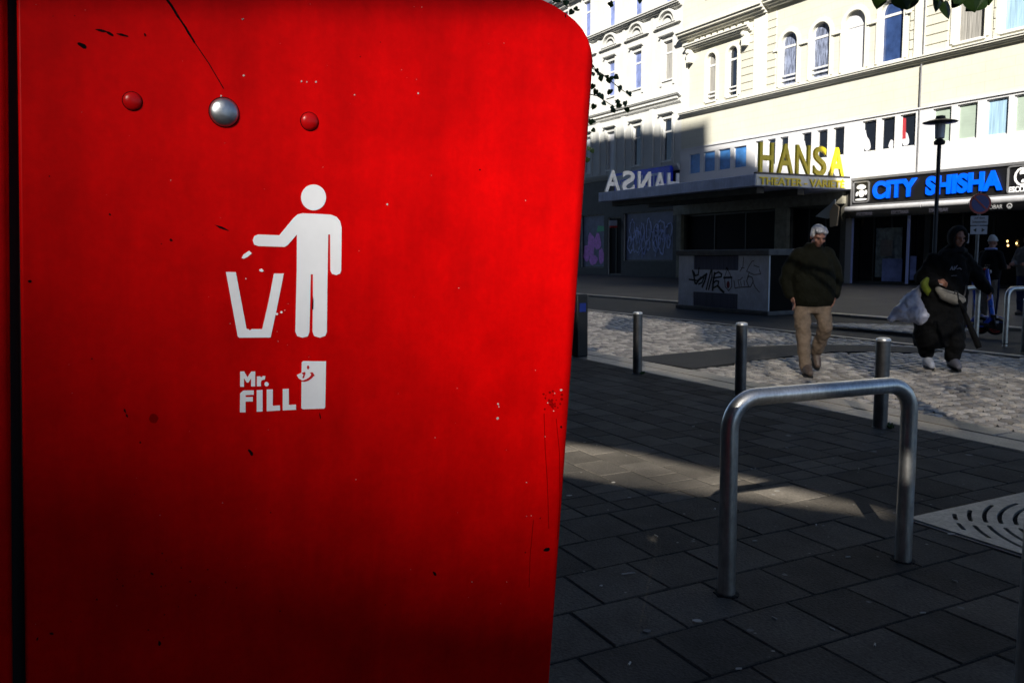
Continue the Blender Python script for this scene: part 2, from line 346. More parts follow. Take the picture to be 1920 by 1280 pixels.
# sidewalk slab under the pavers
b = MB(); b.box((-60, -9, -.19), (30, KERB0, -.0035)); o = b.build('sidewalk_bed', JOINT); o.rotation_euler.z = KANG; struct(o)
pv = MB(); g2 = .009
GR0 = (-2.9, 3.78); GRS = 1.7     # tree pit in k,m : filled in below
def in_pit(k, m): return PIT[0] - .02 < k < PIT[0] + PIT[2] + .02 and PIT[1] - .02 < m < PIT[1] + PIT[2] + .02
gc = Vector((2.10, 4.26, 0)); PIT = (gc.dot(K), gc.dot(M_), 1.55)
def minus_pit(a, b2, c, d2):
    A, B, C2, D2 = PIT[0] - .025, PIT[0] + PIT[2] + .025, PIT[1] - .025, PIT[1] + PIT[2] + .025
    if b2 <= A or a >= B or d2 <= C2 or c >= D2: return [(a, b2, c, d2)]
    out = []
    if a < A: out.append((a, A, c, d2)); a = A
    if b2 > B: out.append((B, b2, c, d2)); b2 = B
    if c < C2: out.append((a, b2, c, C2))
    if d2 > D2: out.append((a, b2, D2, d2))
    return out
def lay(ka, kb_, ma, mb_):
    for (c1_, c2_, c3_, c4_) in minus_pit(ka, kb_, ma, min(mb_, KERB0)):
        if c2_ - c1_ > .03 and c4_ - c3_ > .03: stone(pv, c1_ + g2 / 2, c2_ - g2 / 2, c3_ + g2 / 2, c4_ - g2 / 2, random.uniform(-.0015, .0015), tilt=.005)
KN = -3.72; kk = KN; row = 0
while kk < 1.2:          # near field: square slabs in half bond, rows running towards the kerb
    mm = -1.2 - .165 * (row % 2)
    while mm < KERB0: lay(kk, kk + .33, mm, mm + .33); mm += .33
    kk += .33; row += 1
for j in (1, 2):         # two courses of half slabs
    mm = -1.2
    while mm < KERB0: lay(KN - .165 * j, KN - .165 * (j - 1), mm, mm + .25); mm += .25
m0 = -1.2; row = 0       # far field: courses parallel to the kerb
while m0 < KERB0:
    wd = .25; kk = KN - .33 - (.165 if row % 2 else 0)
    if row % 2: lay(kk, KN - .33, m0, m0 + wd)
    while kk > -26: lay(kk - .33, kk, m0, m0 + wd); kk -= .33
    m0 += wd; row += 1
o = pv.build('sidewalk', PAVER, recalc=False); o.rotation_euler.z = KANG; struct(o)
# kerb: a row of broad granite slabs, then a narrow gutter
kb = MB(); kk = -40.
while kk < 8:
    L = random.uniform(.9, 1.05); stone(kb, kk, kk + L - .008, KERB0 + .012, KERB0 + .3, random.uniform(-.001, .002), h=.15, ins=.008, tilt=.002)
    stone(kb, kk + .3, kk + .3 + L - .008, KERB0 + .308, KERB1 - .03, random.uniform(-.001, .002) + .002, h=.15, ins=.012, tilt=.002); kk += L
o = kb.build('kerb', KERBM, recalc=False); o.rotation_euler.z = KANG; struct(o)
b = MB(); b.box((-60, KERB0 + .003, -.19), (30, FARK, -.1)); o = b.build('road_bed', JOINT); o.rotation_euler.z = KANG; struct(o)
WEDGE = [(1.62, 11.55), (2.68, 12.2), (3.65, 12.8), (4.36, 13.0), (5.05, 13.0), (5.6, 12.85), (6.1, 12.6), (6.35, 12.1), (5.9, 11.9), (5.3, 12.1), (4.7, 12.1), (3.9, 11.6), (3.18, 11.1), (2.3, 10.45)]
WL = [(Vector((x, y_, 0)).dot(K), Vector((x, y_, 0)).dot(M_)) for x, y_ in WEDGE]
def inside(p, poly):
    c = False; n = len(poly)
    for i in range(n):
        a, b2 = poly[i], poly[(i + 1) % n]
        if (a[1] > p[1]) != (b2[1] > p[1]) and p[0] < (b2[0] - a[0]) * (p[1] - a[1]) / (b2[1] - a[1]) + a[0]: c = not c
    return c
RZ = -.06
cb = MB(); kk = -27.
while kk < 3.5:
    rw = random.uniform(.15, .18); mm = KERB1 + .08 + random.uniform(0, .02)
    while mm < COB1 - .12:
        wd = random.uniform(.13, .2)
        if not inside((kk + rw / 2, mm + wd / 2), WL):
            wob = .05 * math.sin(mm * 2.1 + kk * .7)
            cobble(cb, kk + wob + .013, kk + rw + wob - .013, mm + .012, mm + wd - .012, RZ)
        mm += wd
    kk += rw
o = cb.build('cobblestone_road', COBM, recalc=False, smooth=60); o.rotation_euler.z = KANG; struct(o)
b = MB(); b.hprism(WL, -.1, RZ + .004); o = b.build('asphalt_strip', ASPH); o.rotation_euler.z = KANG; struct(o)
b = MB(); b.box((-60, COB1 + .13, -.11), (30, FARK, RZ)); o = b.build('asphalt_road', ASPH); o.rotation_euler.z = KANG; struct(o)
kb = MB(); kk = -40.
while kk < 12:
    stone(kb, kk, kk + .99, COB1 - .02, COB1 + .12, RZ + .012, h=.1, ins=.008); stone(kb, kk, kk + .99, FARK + .002, FARK + .28, .0, h=.15, ins=.012); kk += 1
o = kb.build('far_kerb', KERBM, recalc=False); o.rotation_euler.z = KANG; struct(o)
b = MB(); b.box((-90, FARK + .283, -.19), (40, 60, -.004)); o = b.build('far_pavement', FARP); o.rotation_euler.z = KANG; struct(o)
# patch of small light setts in the far pavement
ps = MB()
c = gnd(1640, 612, 0)
for i in range(12):
    for j in range(16):
        kq, mq = c.dot(K) - 1.2 + j * .16 + .0, c.dot(M_) - .6 + i * .12
        if j > i * .9: cobble(ps, kq + .004, kq + .155, mq + .004, mq + .116, .03)
o = ps.build('sett_patch', COBM, recalc=False, smooth=60); o.rotation_euler.z = KANG; struct(o)
# ---------------------------------------------------------------- the red litter bin in front
e1c = Vector((3842 - 960, 603 - 640, F)); e2c = Vector((265 - 960, 12534 - 640, F))
c2w = lambda v: (r_ * v.x - u_ * v.y + f_ * v.z)
E1 = c2w(e1c).normalized(); E3 = -c2w(e2c); E3 = (E3 - E1 * E3.dot(E1)).normalized(); E2 = E3.cross(E1)   # E2 points into the bin
PO = CAM + ray(600, 640) * .86
t = PO.z / E3.z; BASE = PO - E3 * t
bin_ = bpy.data.objects.new('litter_bin', None); COL.objects.link(bin_); bin_.empty_display_size = .1
bin_.matrix_world = Matrix(((E1.x, E2.x, E3.x, BASE.x), (E1.y, E2.y, E3.y, BASE.y), (E1.z, E2.z, E3.z, BASE.z), (0, 0, 0, 1)))
tag(bin_, 'big red metal street litter bin with white throw-away pictogram, filling the left foreground', 'litter bin')
def pp(x, y):
    d = ray(x, y); t = (BASE - CAM).dot(E2) / d.dot(E2); q = CAM + d * t - BASE; return (q.dot(E1), q.dot(E3))
def zz(x, y): return pp(380 + x / 2.6667, 320 + y / 2.6667)
def smooth_poly(pts, it=2):
    for _ in range(it):
        q = []
        for i in range(len(pts)):
            a, b2 = pts[i], pts[(i + 1) % len(pts)]
            q += [(a[0] * .75 + b2[0] * .25, a[1] * .75 + b2[1] * .25), (a[0] * .25 + b2[0] * .75, a[1] * .25 + b2[1] * .75)]
        pts = q
    return pts
corner = [pp(*p) for p in [(940, -22), (985, -14), (1020, 0), (1042, 11), (1062, 24), (1080, 39), (1094, 55), (1104, 73), (1110, 92), (1113, 115)]]
# the curve in the plane, continued up-left along the top edge
right_bot = pp(1030, 1280); rd = ((right_bot[0] - corner[-1][0]) / (right_bot[1] - corner[-1][1]))
zb = .16
xr_b = corner[-1][0] + rd * (zb - corner[-1][1])
lt = pp(31, 0); lb = pp(48, 1280); ld = (lb[0] - lt[0]) / (lb[1] - lt[1])
tops = corner[0]; tslope = .0
ztop = tops[1] + .012
outline = [(lt[0] + ld * (zb - lt[1]), zb), (xr_b, zb)] + corner[::-1] + [(tops[0] - .12, ztop + .004), (lt[0] + ld * (ztop - lt[1]), ztop + .004)]
p = MB(); p.prism(outline, 0, .018); pan = p.build('side_panel', RED, bin_, bevel=.0025, seg=3)
body_o = [(x_ - (.004 if x_ > 0 else -.004), z_ - .004) for x_, z_ in outline]
body_o = [(lt[0] - .002 + ld * (zb - lt[1]), zb)] + [(a - .006, b2 - .006) for a, b2 in outline[1:-1]] + [(lt[0] + ld * (ztop - lt[1]), ztop - .004)]
p = MB(); p.prism(body_o, .0185, .70); p.build('bin_body', RED, bin_)
gx = lambda px, y_: pp(px, y_)
# black gap and rear door strip on the left
p = MB(); a0, a1, b0, b1 = pp(12, 0), pp(31, 0), pp(22, 1280), pp(48, 1280)
def ln(q0, q1, z): return q0[0] + (q1[0] - q0[0]) / (q1[1] - q0[1]) * (z - q0[1])
p.prism([(ln(a0, b0, zb) - .002, zb), (ln(a1, b1, zb) + .001, zb), (ln(a1, b1, ztop) + .001, ztop), (ln(a0, b0, ztop) - .002, ztop)], .016, .05); p.build('door_gap', BLACK, bin_)
p = MB(); p.prism([(ln(a0, b0, zb) - .30, zb), (ln(a0, b0, zb), zb), (ln(a0, b0, ztop), ztop), (ln(a0, b0, ztop) - .3, ztop)], .002, .6); p.build('rear_door', RED, bin_, bevel=.009, seg=4)
p = MB()
for x0 in (-.35, .2):
    p.box((x0, .1, .0), (x0 + .06, .6, .16))
p.build('foot', BLACK, bin_)
for (px, py, rp, mm_) in ((248, 190, 18.5, BOLT_RED), (420, 211, 27.5, DOME), (580, 228, 16.5, BOLT_RED)):
    c = pp(px, py); e = pp(px + rp, py); r0 = math.hypot(e[0] - c[0], e[1] - c[1])
    n = 10; prof = [(r0 * math.cos(a), -r0 * .5 * math.sin(a)) for a in [math.pi / 2 * i / n for i in range(n)]] + [(r0 * .02, -r0 * .5)]
    q = MB(); q.lathe([(r0, .003)] + prof, 40, (c[0], 0, c[1]), 'y'); q.build('bolt', mm_, bin_, smooth=70); b_o = bin_.children[-1]
    q = MB(); q.lathe([(r0 * 1.02, .001), (r0 * 1.045, -.0006), (r0 * .99, -.001)], 36, (c[0], 0, c[1]), 'y'); q.build('grime_ring', CHIP, b_o)
    if mm_ is DOME: b_o['label'] = 'bare steel bolt head'
YA, YB = -.0006, .0015
person = [(277, 319), (383, 323), (418, 281), (455, 236), (475, 219), (500, 213), (570, 216), (640, 220), (668, 231), (686, 252), (694, 285), (693, 400), (692, 498), (686, 514), (667, 522), (646, 515), (638, 498), (637, 319), (627, 319), (623, 560), (620, 805), (612, 825), (585, 834), (557, 826), (549, 805), (550, 695), (551, 615), (551, 518), (540, 518), (533, 805), (525, 827), (498, 834), (472, 826), (463, 805), (470, 500), (471, 319), (425, 371), (410, 381), (278, 377), (258, 370), (250, 349), (258, 327)]
q = MB(); q.prism([zz(*v) for v in person], YA, YB); pic = q.build('person_pictogram', WHITE, bin_)
q = MB(); q.prism([zz(554 + 62.5 * math.cos(a), 134 + 64.5 * math.sin(a)) for a in [i * math.pi / 24 for i in range(48)]], YA, YB); q.build('pictogram_head', WHITE, pic)
q = MB(); q.prism([zz(*v) for v in [(116, 506), (165, 507), (219, 790), (228, 791), (236, 798), (245, 791), (298, 791), (328, 660), (356, 514), (405, 514), (370, 690), (339, 833), (182, 834), (175, 828)]], YA, YB); q.build('basket_pictogram', WHITE, bin_)
q = MB()
for poly in ([(195, 437), (203, 420), (232, 400), (245, 413), (222, 432), (205, 440)], [(282, 495), (295, 489), (305, 500), (298, 506), (285, 503)]):
    q.prism([zz(*v) for v in poly], YA, YB)
for (x, y, r) in ((371, 716, 6), (393, 707, 6), (410, 697, 2), (216, 540, 2.5), (237, 795, 0.1)):
    if r > 1: q.prism([zz(x + r * math.cos(i * .785), y + r * math.sin(i * .785)) for i in range(8)], YA, YB)
q.build('paper_pictogram', WHITE, bin_)
q = MB(); q.prism([zz(*v) for v in [(545, 692), (550, 625), (553, 650), (552, 693)]], -.0009, YA - .0001); q.build('sticker_tear', CHIP, pic)
q = MB()
for poly in ([(187, 1003), (207, 1003), (224, 1032), (243, 1003), (262, 1003), (262, 1077), (242, 1077), (242, 1036), (228, 1058), (220, 1058), (206, 1036), (206, 1079), (187, 1079)],
             [(271, 1028), (289, 1027), (290, 1034), (302, 1025), (313, 1026), (310, 1043), (296, 1046), (291, 1053), (291, 1076), (271, 1077)],
             [(319 + 11 * math.cos(i * .52), 1066 + 11 * math.sin(i * .52)) for i in range(12)],
             [(187, 1113), (203, 1098), (255, 1097), (255, 1119), (214, 1121), (214, 1131), (250, 1130), (250, 1152), (214, 1153), (214, 1206), (186, 1207)],
             [(270, 1096), (299, 1095), (299, 1202), (270, 1204)], [(320, 1093), (350, 1092), (350, 1174), (386, 1172), (386, 1197), (320, 1201)],
             [(400, 1090), (430, 1089), (430, 1170), (466, 1168), (466, 1193), (400, 1197)]):
    q.prism([zz(*v) for v in poly], YA, YB)
q.build('lettering', WHITE, bin_)
q = MB(); q.prism([zz(*v) for v in [(495, 957), (503, 951), (616, 952), (612, 1182), (606, 1188), (500, 1191), (493, 1186), (494, 1045), (480, 1038), (470, 1020), (494, 1010)]], YA, YB); lg = q.build('box_logo', WHITE, bin_)
q = MB(); q.prism([zz(526 + 6 * math.cos(i * .52), 982 + 9.5 * math.sin(i * .52)) for i in range(12)], -.0009, YA - .0001)
mo = [(486, 1046), (500, 1047), (515, 1042), (530, 1033), (540, 1022), (541, 1013), (533, 1008), (548, 1006), (560, 1024), (553, 1026), (545, 1036), (528, 1048), (510, 1054), (494, 1053)]
q.prism([zz(*v) for v in mo], -.0009, YA - .0001); q.prism([zz(*v) for v in [(494, 1010), (511, 1004), (513, 1012), (505, 1036), (497, 1034), (503, 1020)]], -.0009, YA - .0001)
q.build('smile', mat('red_paint_flat', (.5, .004, .004), .4), lg)
# scratches, chips and specks
q = MB()
def pxline(pts, w0):
    for a, b2 in zip(pts, pts[1:]): q.stroke([pp(*a), pp(*b2)], w0, -.0003, .001)
pxline([(310, -4), (322, 12), (334, 32)], .0028); pxline([(334, 32), (348, 52), (364, 79)], .0022); pxline([(336, 33), (352, 62), (365, 81)], .0012); pxline([(364, 79), (392, 120), (419, 166)], .0011)
for (x, y, L, a, wd) in ((190, 58, 24, 12, 6), (206, 64, 18, 28, 6), (230, 66, 25, 14, 5), (272, 66, 8, 70, 4), (155, 86, 21, 25, 9), (416, 427, 30, 22, 5), (234, 770, 9, 68, 4), (238, 779, 8, 68, 4), (206, 402, 6, 60, 4), (321, 450, 7, 40, 5), (56, 527, 8, 30, 6), (263, 829, 4, 0, 4), (470, 848, 14, 55, 7), (1025, 1030, 14, -20, 8), (1085, 19, 4, 60, 4), (1060, 30, 9, 80, 2), (299, 1205, 12, 80, 6), (600, 779, 12, 80, 2), (815, 1075, 10, 60, 5), (285, 1075, 9, 30, 4), (455, 36, 5, 40, 3), (97, 1187, 9, 10, 5), (70, 1197, 8, 110, 4), (985, 1035, 3, 0, 3), (1052, 800, 5, 80, 4), (140, 30, 3, 3, 2)):
    n = 7; pts = []
    for i in range(10):
        t = i / 10 * 2 * math.pi; rr = random.uniform(.7, 1.1); ax, ay = math.cos(t) * L / 2 * rr, math.sin(t) * wd / 2 * rr; ca, sa = math.cos(R(a)), math.sin(R(a))
        pts.append(pp(x + ax * ca - ay * sa, y + ax * sa + ay * ca))
    if L > 9: qc = MB(); qc.prism(pts, -.0003, .001); qc.build('paint_chip', CHIP, bin_)
    else: q.prism(pts, -.0003, .001)
for i in range(45):
    x, y = random.choice(((random.gauss(270, 60), random.gauss(1110, 45)), (random.gauss(600, 260), random.gauss(1090, 60)), (random.uniform(60, 1040), random.uniform(0, 1270)))); r = random.uniform(.5, 1.9)
    if 45 < x < 1035 - (y > 900) * 10: q.prism([pp(x + r * math.cos(k * 1.05) * random.uniform(.6, 1.3), y + r * math.sin(k * 1.05)) for k in range(6)], -.0003, .001)
q.build('paint_chips', CHIP, bin_)
q = MB()
wl = [(455, 36, 3), (457, 142, 3), (414, 180, 2.5), (565, 153, 2.5), (575, 154, 2), (592, 154, 2.5), (665, 178, 2), (784, 175, 2.5), (726, 383, 3), (934, 757, 3), (933, 784, 3.5), (935, 762, 2), (1052, 731, 3), (1040, 737, 1.5), (1027, 755, 1.5), (1038, 770, 1.5), (1022, 818, 1.2), (987, 904, 1.5), (885, 1090, 1.5), (417, 942, 1.5), (987, 967, 1.2), (996, 966, 1.2), (950, 1090, 1), (770, 1067, 1), (860, 540, 1.2), (300, 965, 1)]
for i in range(60): wl.append((random.uniform(60, 1030), random.uniform(0, 1200), random.uniform(.4, .95)))
for (x, y, r) in [(a_, b_, c_ * .72) for a_, b_, c_ in wl]: q.prism([pp(x + r * math.cos(k * 1.05) * random.uniform(.6, 1.3), y + r * math.sin(k * 1.05) * random.uniform(.6, 1.3)) for k in range(6)], -.0003, .001)
q.build('white_specks', SPECK, bin_)
q = MB()   # dried drip marks
STAIN = mat('dried_stain', (.22, .0005, .0005), .6, spec=.02)
for pts in ([(1020, 775), (1022, 840), (1026, 900), (1029, 990)], [(1043, 785), (1049, 850), (1050, 930), (1045, 1010)], [(1000, 975), (994, 1040), (992, 1100)]):
    pxline2 = [pp(*a) for a in pts]; q.stroke(pxline2, .0012, -.0002, .001)
th = [i / 14 * 2 * math.pi for i in range(14)]
for (cx, cy, r) in ((1035, 750, 20), ):
    for k in range(26):
        a = random.uniform(0, 6.28); d = random.uniform(0, r); x, y = cx + d * math.cos(a), cy + d * math.sin(a) * 1.3; rr = random.uniform(1, 3)
        q.prism([pp(x + rr * math.cos(t), y + rr * math.sin(t)) for t in th[::2]], -.0002 - k * 1e-6, .001)
for (cx, cy, r) in ((288, 784, 9),): q.prism([pp(cx + r * math.cos(t) * random.uniform(.85, 1.1), cy + r * math.sin(t)) for t in th], -.0002, .001)
q.build('drip_stains', STAIN, bin_)
# ---------------------------------------------------------------- bollards
def bollard(name='bollard'):
    root = empty(name, (0, 0, 0)); q = MB(); q.lathe([(.062, -.04), (.062, .005), (.055, .008), (.055, .70)], 28); q.build('post', BOLLM, root, smooth=40)
    q = MB(); q.lathe([(.0555, .70), (.057, .702), (.057, .712), (.052, .722), (.036, .728), (.004, .731)], 28); q.build('cap', BOLTOP, root, smooth=40); return root
b0 = bollard()
bl = [((1195, 700), 'slim dark bollard farthest from camera, leftmost of the three on the kerb line'), ((1388, 741.5), 'middle slim dark bollard of the three on the kerb line, left of walking man'), ((1650, 801), 'nearest slim dark bollard with green weed at its foot, seen behind the big bike hoop')]
for i, (px, lab) in enumerate(bl):
    o = b0 if i == 0 else copy_tree(b0); o.location = gnd(*px); tag(o, lab, 'bollard', 'slim bollards along the kerb')
o = copy_tree(b0); o.location = gnd(1922, 655); tag(o, 'dark bollard cut by the right picture edge on the far side of the cobbles', 'bollard')
# squat dark post behind the bin edge
c = gnd(1086, 668)
pr = empty('waste_post', c, KANG, label='thick black square post partly hidden by the red bin edge', cat='post')
q = MB(); q.box((-.09, -.09, 0), (.09, .09, .86)); q.build('post_body', SCK, pr, bevel=.02)
q = MB(); q.box((-.05, -.094, .62), (.05, -.0905, .74)); q.build('sticker', SIGNBLU, pr)
q = MB(); q.box((.0905, -.05, .62), (.094, .05, .74)); q.build('sticker', SIGNBLU, pr)
# ---------------------------------------------------------------- bike hoops
def hoop(p0, p1, h=.86, r=.036, rc=.13, lab='', group=None):
    p0 = Vector(p0); p1 = Vector(p1); d = (p1 - p0); L = d.length; ang = math.atan2(d.y, d.x)
    root = empty('bike_hoop', p0, ang, label=lab, cat='bike rack', group=group)
    path = [(0, 0, -.05), (0, 0, .25), (0, 0, .5), (0, 0, h - r - rc)]
    path += [(rc - rc * math.cos(a), 0, h - r - rc + rc * math.sin(a)) for a in [math.pi / 2 * i / 10 for i in range(1, 11)]]
    path += [(L / 2, 0, h - r)] + [(L - rc + rc * math.sin(a), 0, h - r - rc + rc * math.cos(a)) for a in [math.pi / 2 * i / 10 for i in range(0, 11)]]
    path += [(L, 0, .5), (L, 0, .25), (L, 0, -.05)]
    q = MB(); q.tube(path, r, 24); q.build('hoop_tube', HOOPM, root, smooth=50)
    for x in (0, L):
        q = MB(); n_ = 20; q.hprism([(x + r * random.uniform(1.25, 1.6) * math.cos(i / n_ * 6.283), r * random.uniform(1.25, 1.6) * math.sin(i / n_ * 6.283)) for i in range(n_)], -.01, .0035); q.build('base_mortar', JOINT, root)
    return root
hoop(gnd(1362, 1112), gnd(1693, 1050), lab='large brushed steel bike hoop standing on dark pavers in the right foreground')
hoop((1.60, 2.45, 0), (2.43, 2.76, 0), lab='steel bike hoop whose leg stands at the lower right picture edge')
hoop((6.85, 12.6, 0), (7.45, 13.2, 0), lab='steel bike hoop just behind the hooded walker, left of the other far hoop')
hoop((7.5, 12.5, 0), (8.2, 12.85, 0), lab='steel bike hoop at the right edge beside the blue scooters')
# ---------------------------------------------------------------- tree grate
gr = empty('tree_grate', km(PIT[0], PIT[1], 0), KANG, label='pale square metal tree grate with curved slots set in dark paving at right', cat='tree grate')
bm = bmesh.new(); Sg = PIT[2]; ctr = Vector((Sg / 2, Sg / 2))
outer = [(0, 0), (Sg, 0), (Sg, Sg), (0, Sg)]
loops = [outer]
def slot(rm, a0, a1, wv):
    n = max(4, int(abs(a1 - a0) * rm / .03)); pts = []
    for i in range(n + 1): a = a0 + (a1 - a0) * i / n; pts.append((ctr.x + (rm + wv / 2) * math.cos(a), ctr.y + (rm + wv / 2) * math.sin(a)))
    for k in range(1, 4): # rounded end
        t = math.pi * k / 4; c2 = (ctr.x + rm * math.cos(a1), ctr.y + rm * math.sin(a1)); pts.append((c2[0] + wv / 2 * math.cos(a1 + t), c2[1] + wv / 2 * math.sin(a1 + t)))
    for i in range(n + 1): a = a1 + (a0 - a1) * i / n; pts.append((ctr.x + (rm - wv / 2) * math.cos(a), ctr.y + (rm - wv / 2) * math.sin(a)))
    for k in range(1, 4):
        t = math.pi * k / 4; c2 = (ctr.x + rm * math.cos(a0), ctr.y + rm * math.sin(a0)); pts.append((c2[0] + wv / 2 * math.cos(a0 + math.pi + t), c2[1] + wv / 2 * math.sin(a0 + math.pi + t)))
    return pts
hole_r = .25
for ri in range(11):
    rm = .31 + ri * .07
    gap = .035 / rm
    for sct in range(8):
        a0 = sct * math.pi / 4 + gap + .02 * (ri % 2); a1 = (sct + 1) * math.pi / 4 - gap
        # clip to the square
        n = 40; run = []
        for i in range(n + 1):
            a = a0 + (a1 - a0) * i / n; x, y_ = ctr.x + rm * math.cos(a), ctr.y + rm * math.sin(a)
            ok = .07 < x < Sg - .07 and .07 < y_ < Sg - .07
            if ok: run.append(a)
            if (not ok or i == n) and run:
                if (run[-1] - run[0]) * rm > .03: loops.append(slot(rm, run[0], run[-1], .022))
                run = []
loops.append([(ctr.x + hole_r * math.cos(i * math.pi / 16), ctr.y + hole_r * math.sin(i * math.pi / 16)) for i in range(32)])
cv = bpy.data.curves.new('gr', 'CURVE'); cv.dimensions = '2D'; cv.fill_mode = 'BOTH'; cv.extrude = .012
for lp in loops:
    s_p = cv.splines.new('POLY'); s_p.points.add(len(lp) - 1)
    for i, pnt in enumerate(lp): s_p.points[i].co = (pnt[0], pnt[1], 0, 1)
    s_p.use_cyclic_u = True
tmp = bpy.data.objects.new('t', cv); COL.objects.link(tmp); dg = bpy.context.evaluated_depsgraph_get(); gm = bpy.data.meshes.new_from_object(tmp.evaluated_get(dg)); bpy.data.objects.remove(tmp)
gm.name = 'grate_plate'; gm.materials.clear(); gm.materials.append(GRATE); go = bpy.data.objects.new('grate_plate', gm); COL.objects.link(go); go.parent = gr; go.location = (0, 0, .0)
q = MB()
for a, b2 in (((-.02, -.02), (Sg + .02, -.002)), ((-.02, Sg + .002), (Sg + .02, Sg + .02)), ((-.02, -.002), (-.002, Sg + .002)), ((Sg + .002, -.002), (Sg + .02, Sg + .002))):
    q.box((a[0], a[1], -.05), (b2[0], b2[1], .004))
q.build('grate_frame', GREYM, gr)
q = MB(); q.box((0, 0, -.1), (Sg, Sg, -.06))
# ---------------------------------------------------------------- utility cabinet with graffiti
cabL = gnd(1273, 575, RZ); cabR = gnd(1440, 592, RZ)
d = cabR - cabL; cang = FANG; CW = 3.2
cR = cabR; cL = cR - D * CW
cab = empty('utility_cabinet', (cL.x, cL.y, RZ), FANG, label='low wide pale grey utility cabinet covered in graffiti under the theatre canopy', cat='cabinet')
CH = 1.38; CD = 1.25
q = MB(); q.box((-.05, -.06, 0), (CW + .05, CD + .05, .1)); q.build('plinth', CONC, cab, bevel=.015)
q = MB(); q.box((.0, 0.03, .1), (CW, CD, CH)); q.build('cabinet_body', CABK, cab)
q = MB(); q.box((0, 0, .105), (.58, .03, CH)); q.box((2.2, 0, .105), (CW - .05, .03, CH)); q.box((.58, 0, .46), (2.2, .03, 1.03)); q.build('front_panel', CABW, cab)
q = MB(); q.box((.6, .015, .105), (2.18, .0295, .455)); [q.box((.6, .004, .125 + i * .033), (2.18, .015, .135 + i * .033)) for i in range(10)]; q.build('lower_vent', CABD, cab)
q = MB(); q.box((.6, .015, 1.035), (2.18, .0295, CH - .01)); [q.box((.62 + i * .052, .004, 1.05), (.64 + i * .052, .015, CH - .02)) for i in range(30)]; q.build('upper_vent', CABD, cab)
q = MB(); q.box((CW - .05, -.006, .105), (CW + .004, .03, CH)); q.build('corner_trim', mat('bright_trim', (.75, .77, .8), .4), cab)
q = MB(); q.box((-.06, -.08, CH + .002), (CW + .06, CD + .06, CH + .15)); q.build('lid', CONC, cab, bevel=.02)
q = MB(); q.lathe([(.012, 0), (.03, -.01), (.03, -.02), (.008, -.03)], 12, (CW + .2, -.1, .9), 'y')
# graffiti strokes: cabinet-front coordinates from the zoomed crop (x 110..1420 -> 0..3.15, z from 1190..290)
def gz(x, y):
    pxl = 1260 + x / 8.0; pyl = 440 + y / 8.0; d_ = ray(pxl, pyl); nrm = INW; t_ = (Vector((cL.x, cL.y, 0)) - CAM).dot(nrm) / d_.dot(nrm); p_ = CAM + d_ * t_ - Vector((cL.x, cL.y, RZ)); return (p_.dot(D), p_.z)
q = MB()
for i, pl in enumerate(([(310, 540), (330, 620), (345, 720), (365, 735)], [(405, 500), (395, 600), (350, 615), (330, 560)], [(260, 670), (320, 680), (400, 690), (430, 640), (480, 640), (450, 720), (400, 740)], [(365, 735), (400, 680), (520, 590), (490, 700), (455, 780)], [(590, 520), (560, 640), (530, 760), (515, 820)], [(600, 530), (600, 640), (565, 760), (550, 820)], [(640, 570), (620, 700), (610, 830)], [(640, 590), (700, 560), (745, 590), (740, 630), (680, 640), (620, 650)], [(610, 740), (660, 690), (700, 700), (690, 760), (620, 800)], [(690, 770), (740, 830), (775, 860)])):
    q.stroke([gz(*v) for v in pl], .05 if i % 3 else .07, -.003 - i * .0002, .001)
q.stroke([gz(780, 645), gz(895, 640)], .06, -.0052, .001); q.stroke([gz(820, 500), gz(835, 520)], .06, -.005, .001); q.build('black_graffiti', SPRAYK, cab)
q = MB()
for i, pl in enumerate(([(830, 520), (800, 600), (790, 640)], [(835, 520), (870, 590), (885, 640)], [(790, 660), (800, 780), (850, 840), (895, 780), (895, 660)], [(930, 690), (945, 800), (1000, 790), (1180, 780), (1220, 700), (1200, 640), (1150, 620), (1120, 690), (1150, 780)], [(990, 690), (1010, 770)], [(1030, 700), (1040, 770)], [(1080, 690), (1090, 760)], [(1130, 650), (1160, 560), (1120, 550), (1150, 480), (1200, 400), (1230, 390)], [(1160, 570), (1230, 600), (1330, 590), (1310, 520)], [(1230, 460), (1310, 490)], [(1075, 340), (1065, 480), (1020, 550)], [(1040, 500), (1085, 500)], [(1210, 700), (1250, 790), (1310, 860)], [(1060, 640), (1020, 680), (990, 680)])):
    q.stroke([gz(*v) for v in pl], .022 if i not in (2, 3) else .03, -.002 - i * .0002, .001)
q.build('grey_graffiti', SPRAYG, cab)
q = MB(); cx, cz = gz(842, 750); q.prism([(cx + .055 * math.cos(t), cz + .09 * math.sin(t)) for t in th], -.0015, .001); q.build('red_graffiti', SPRAYR, cab)
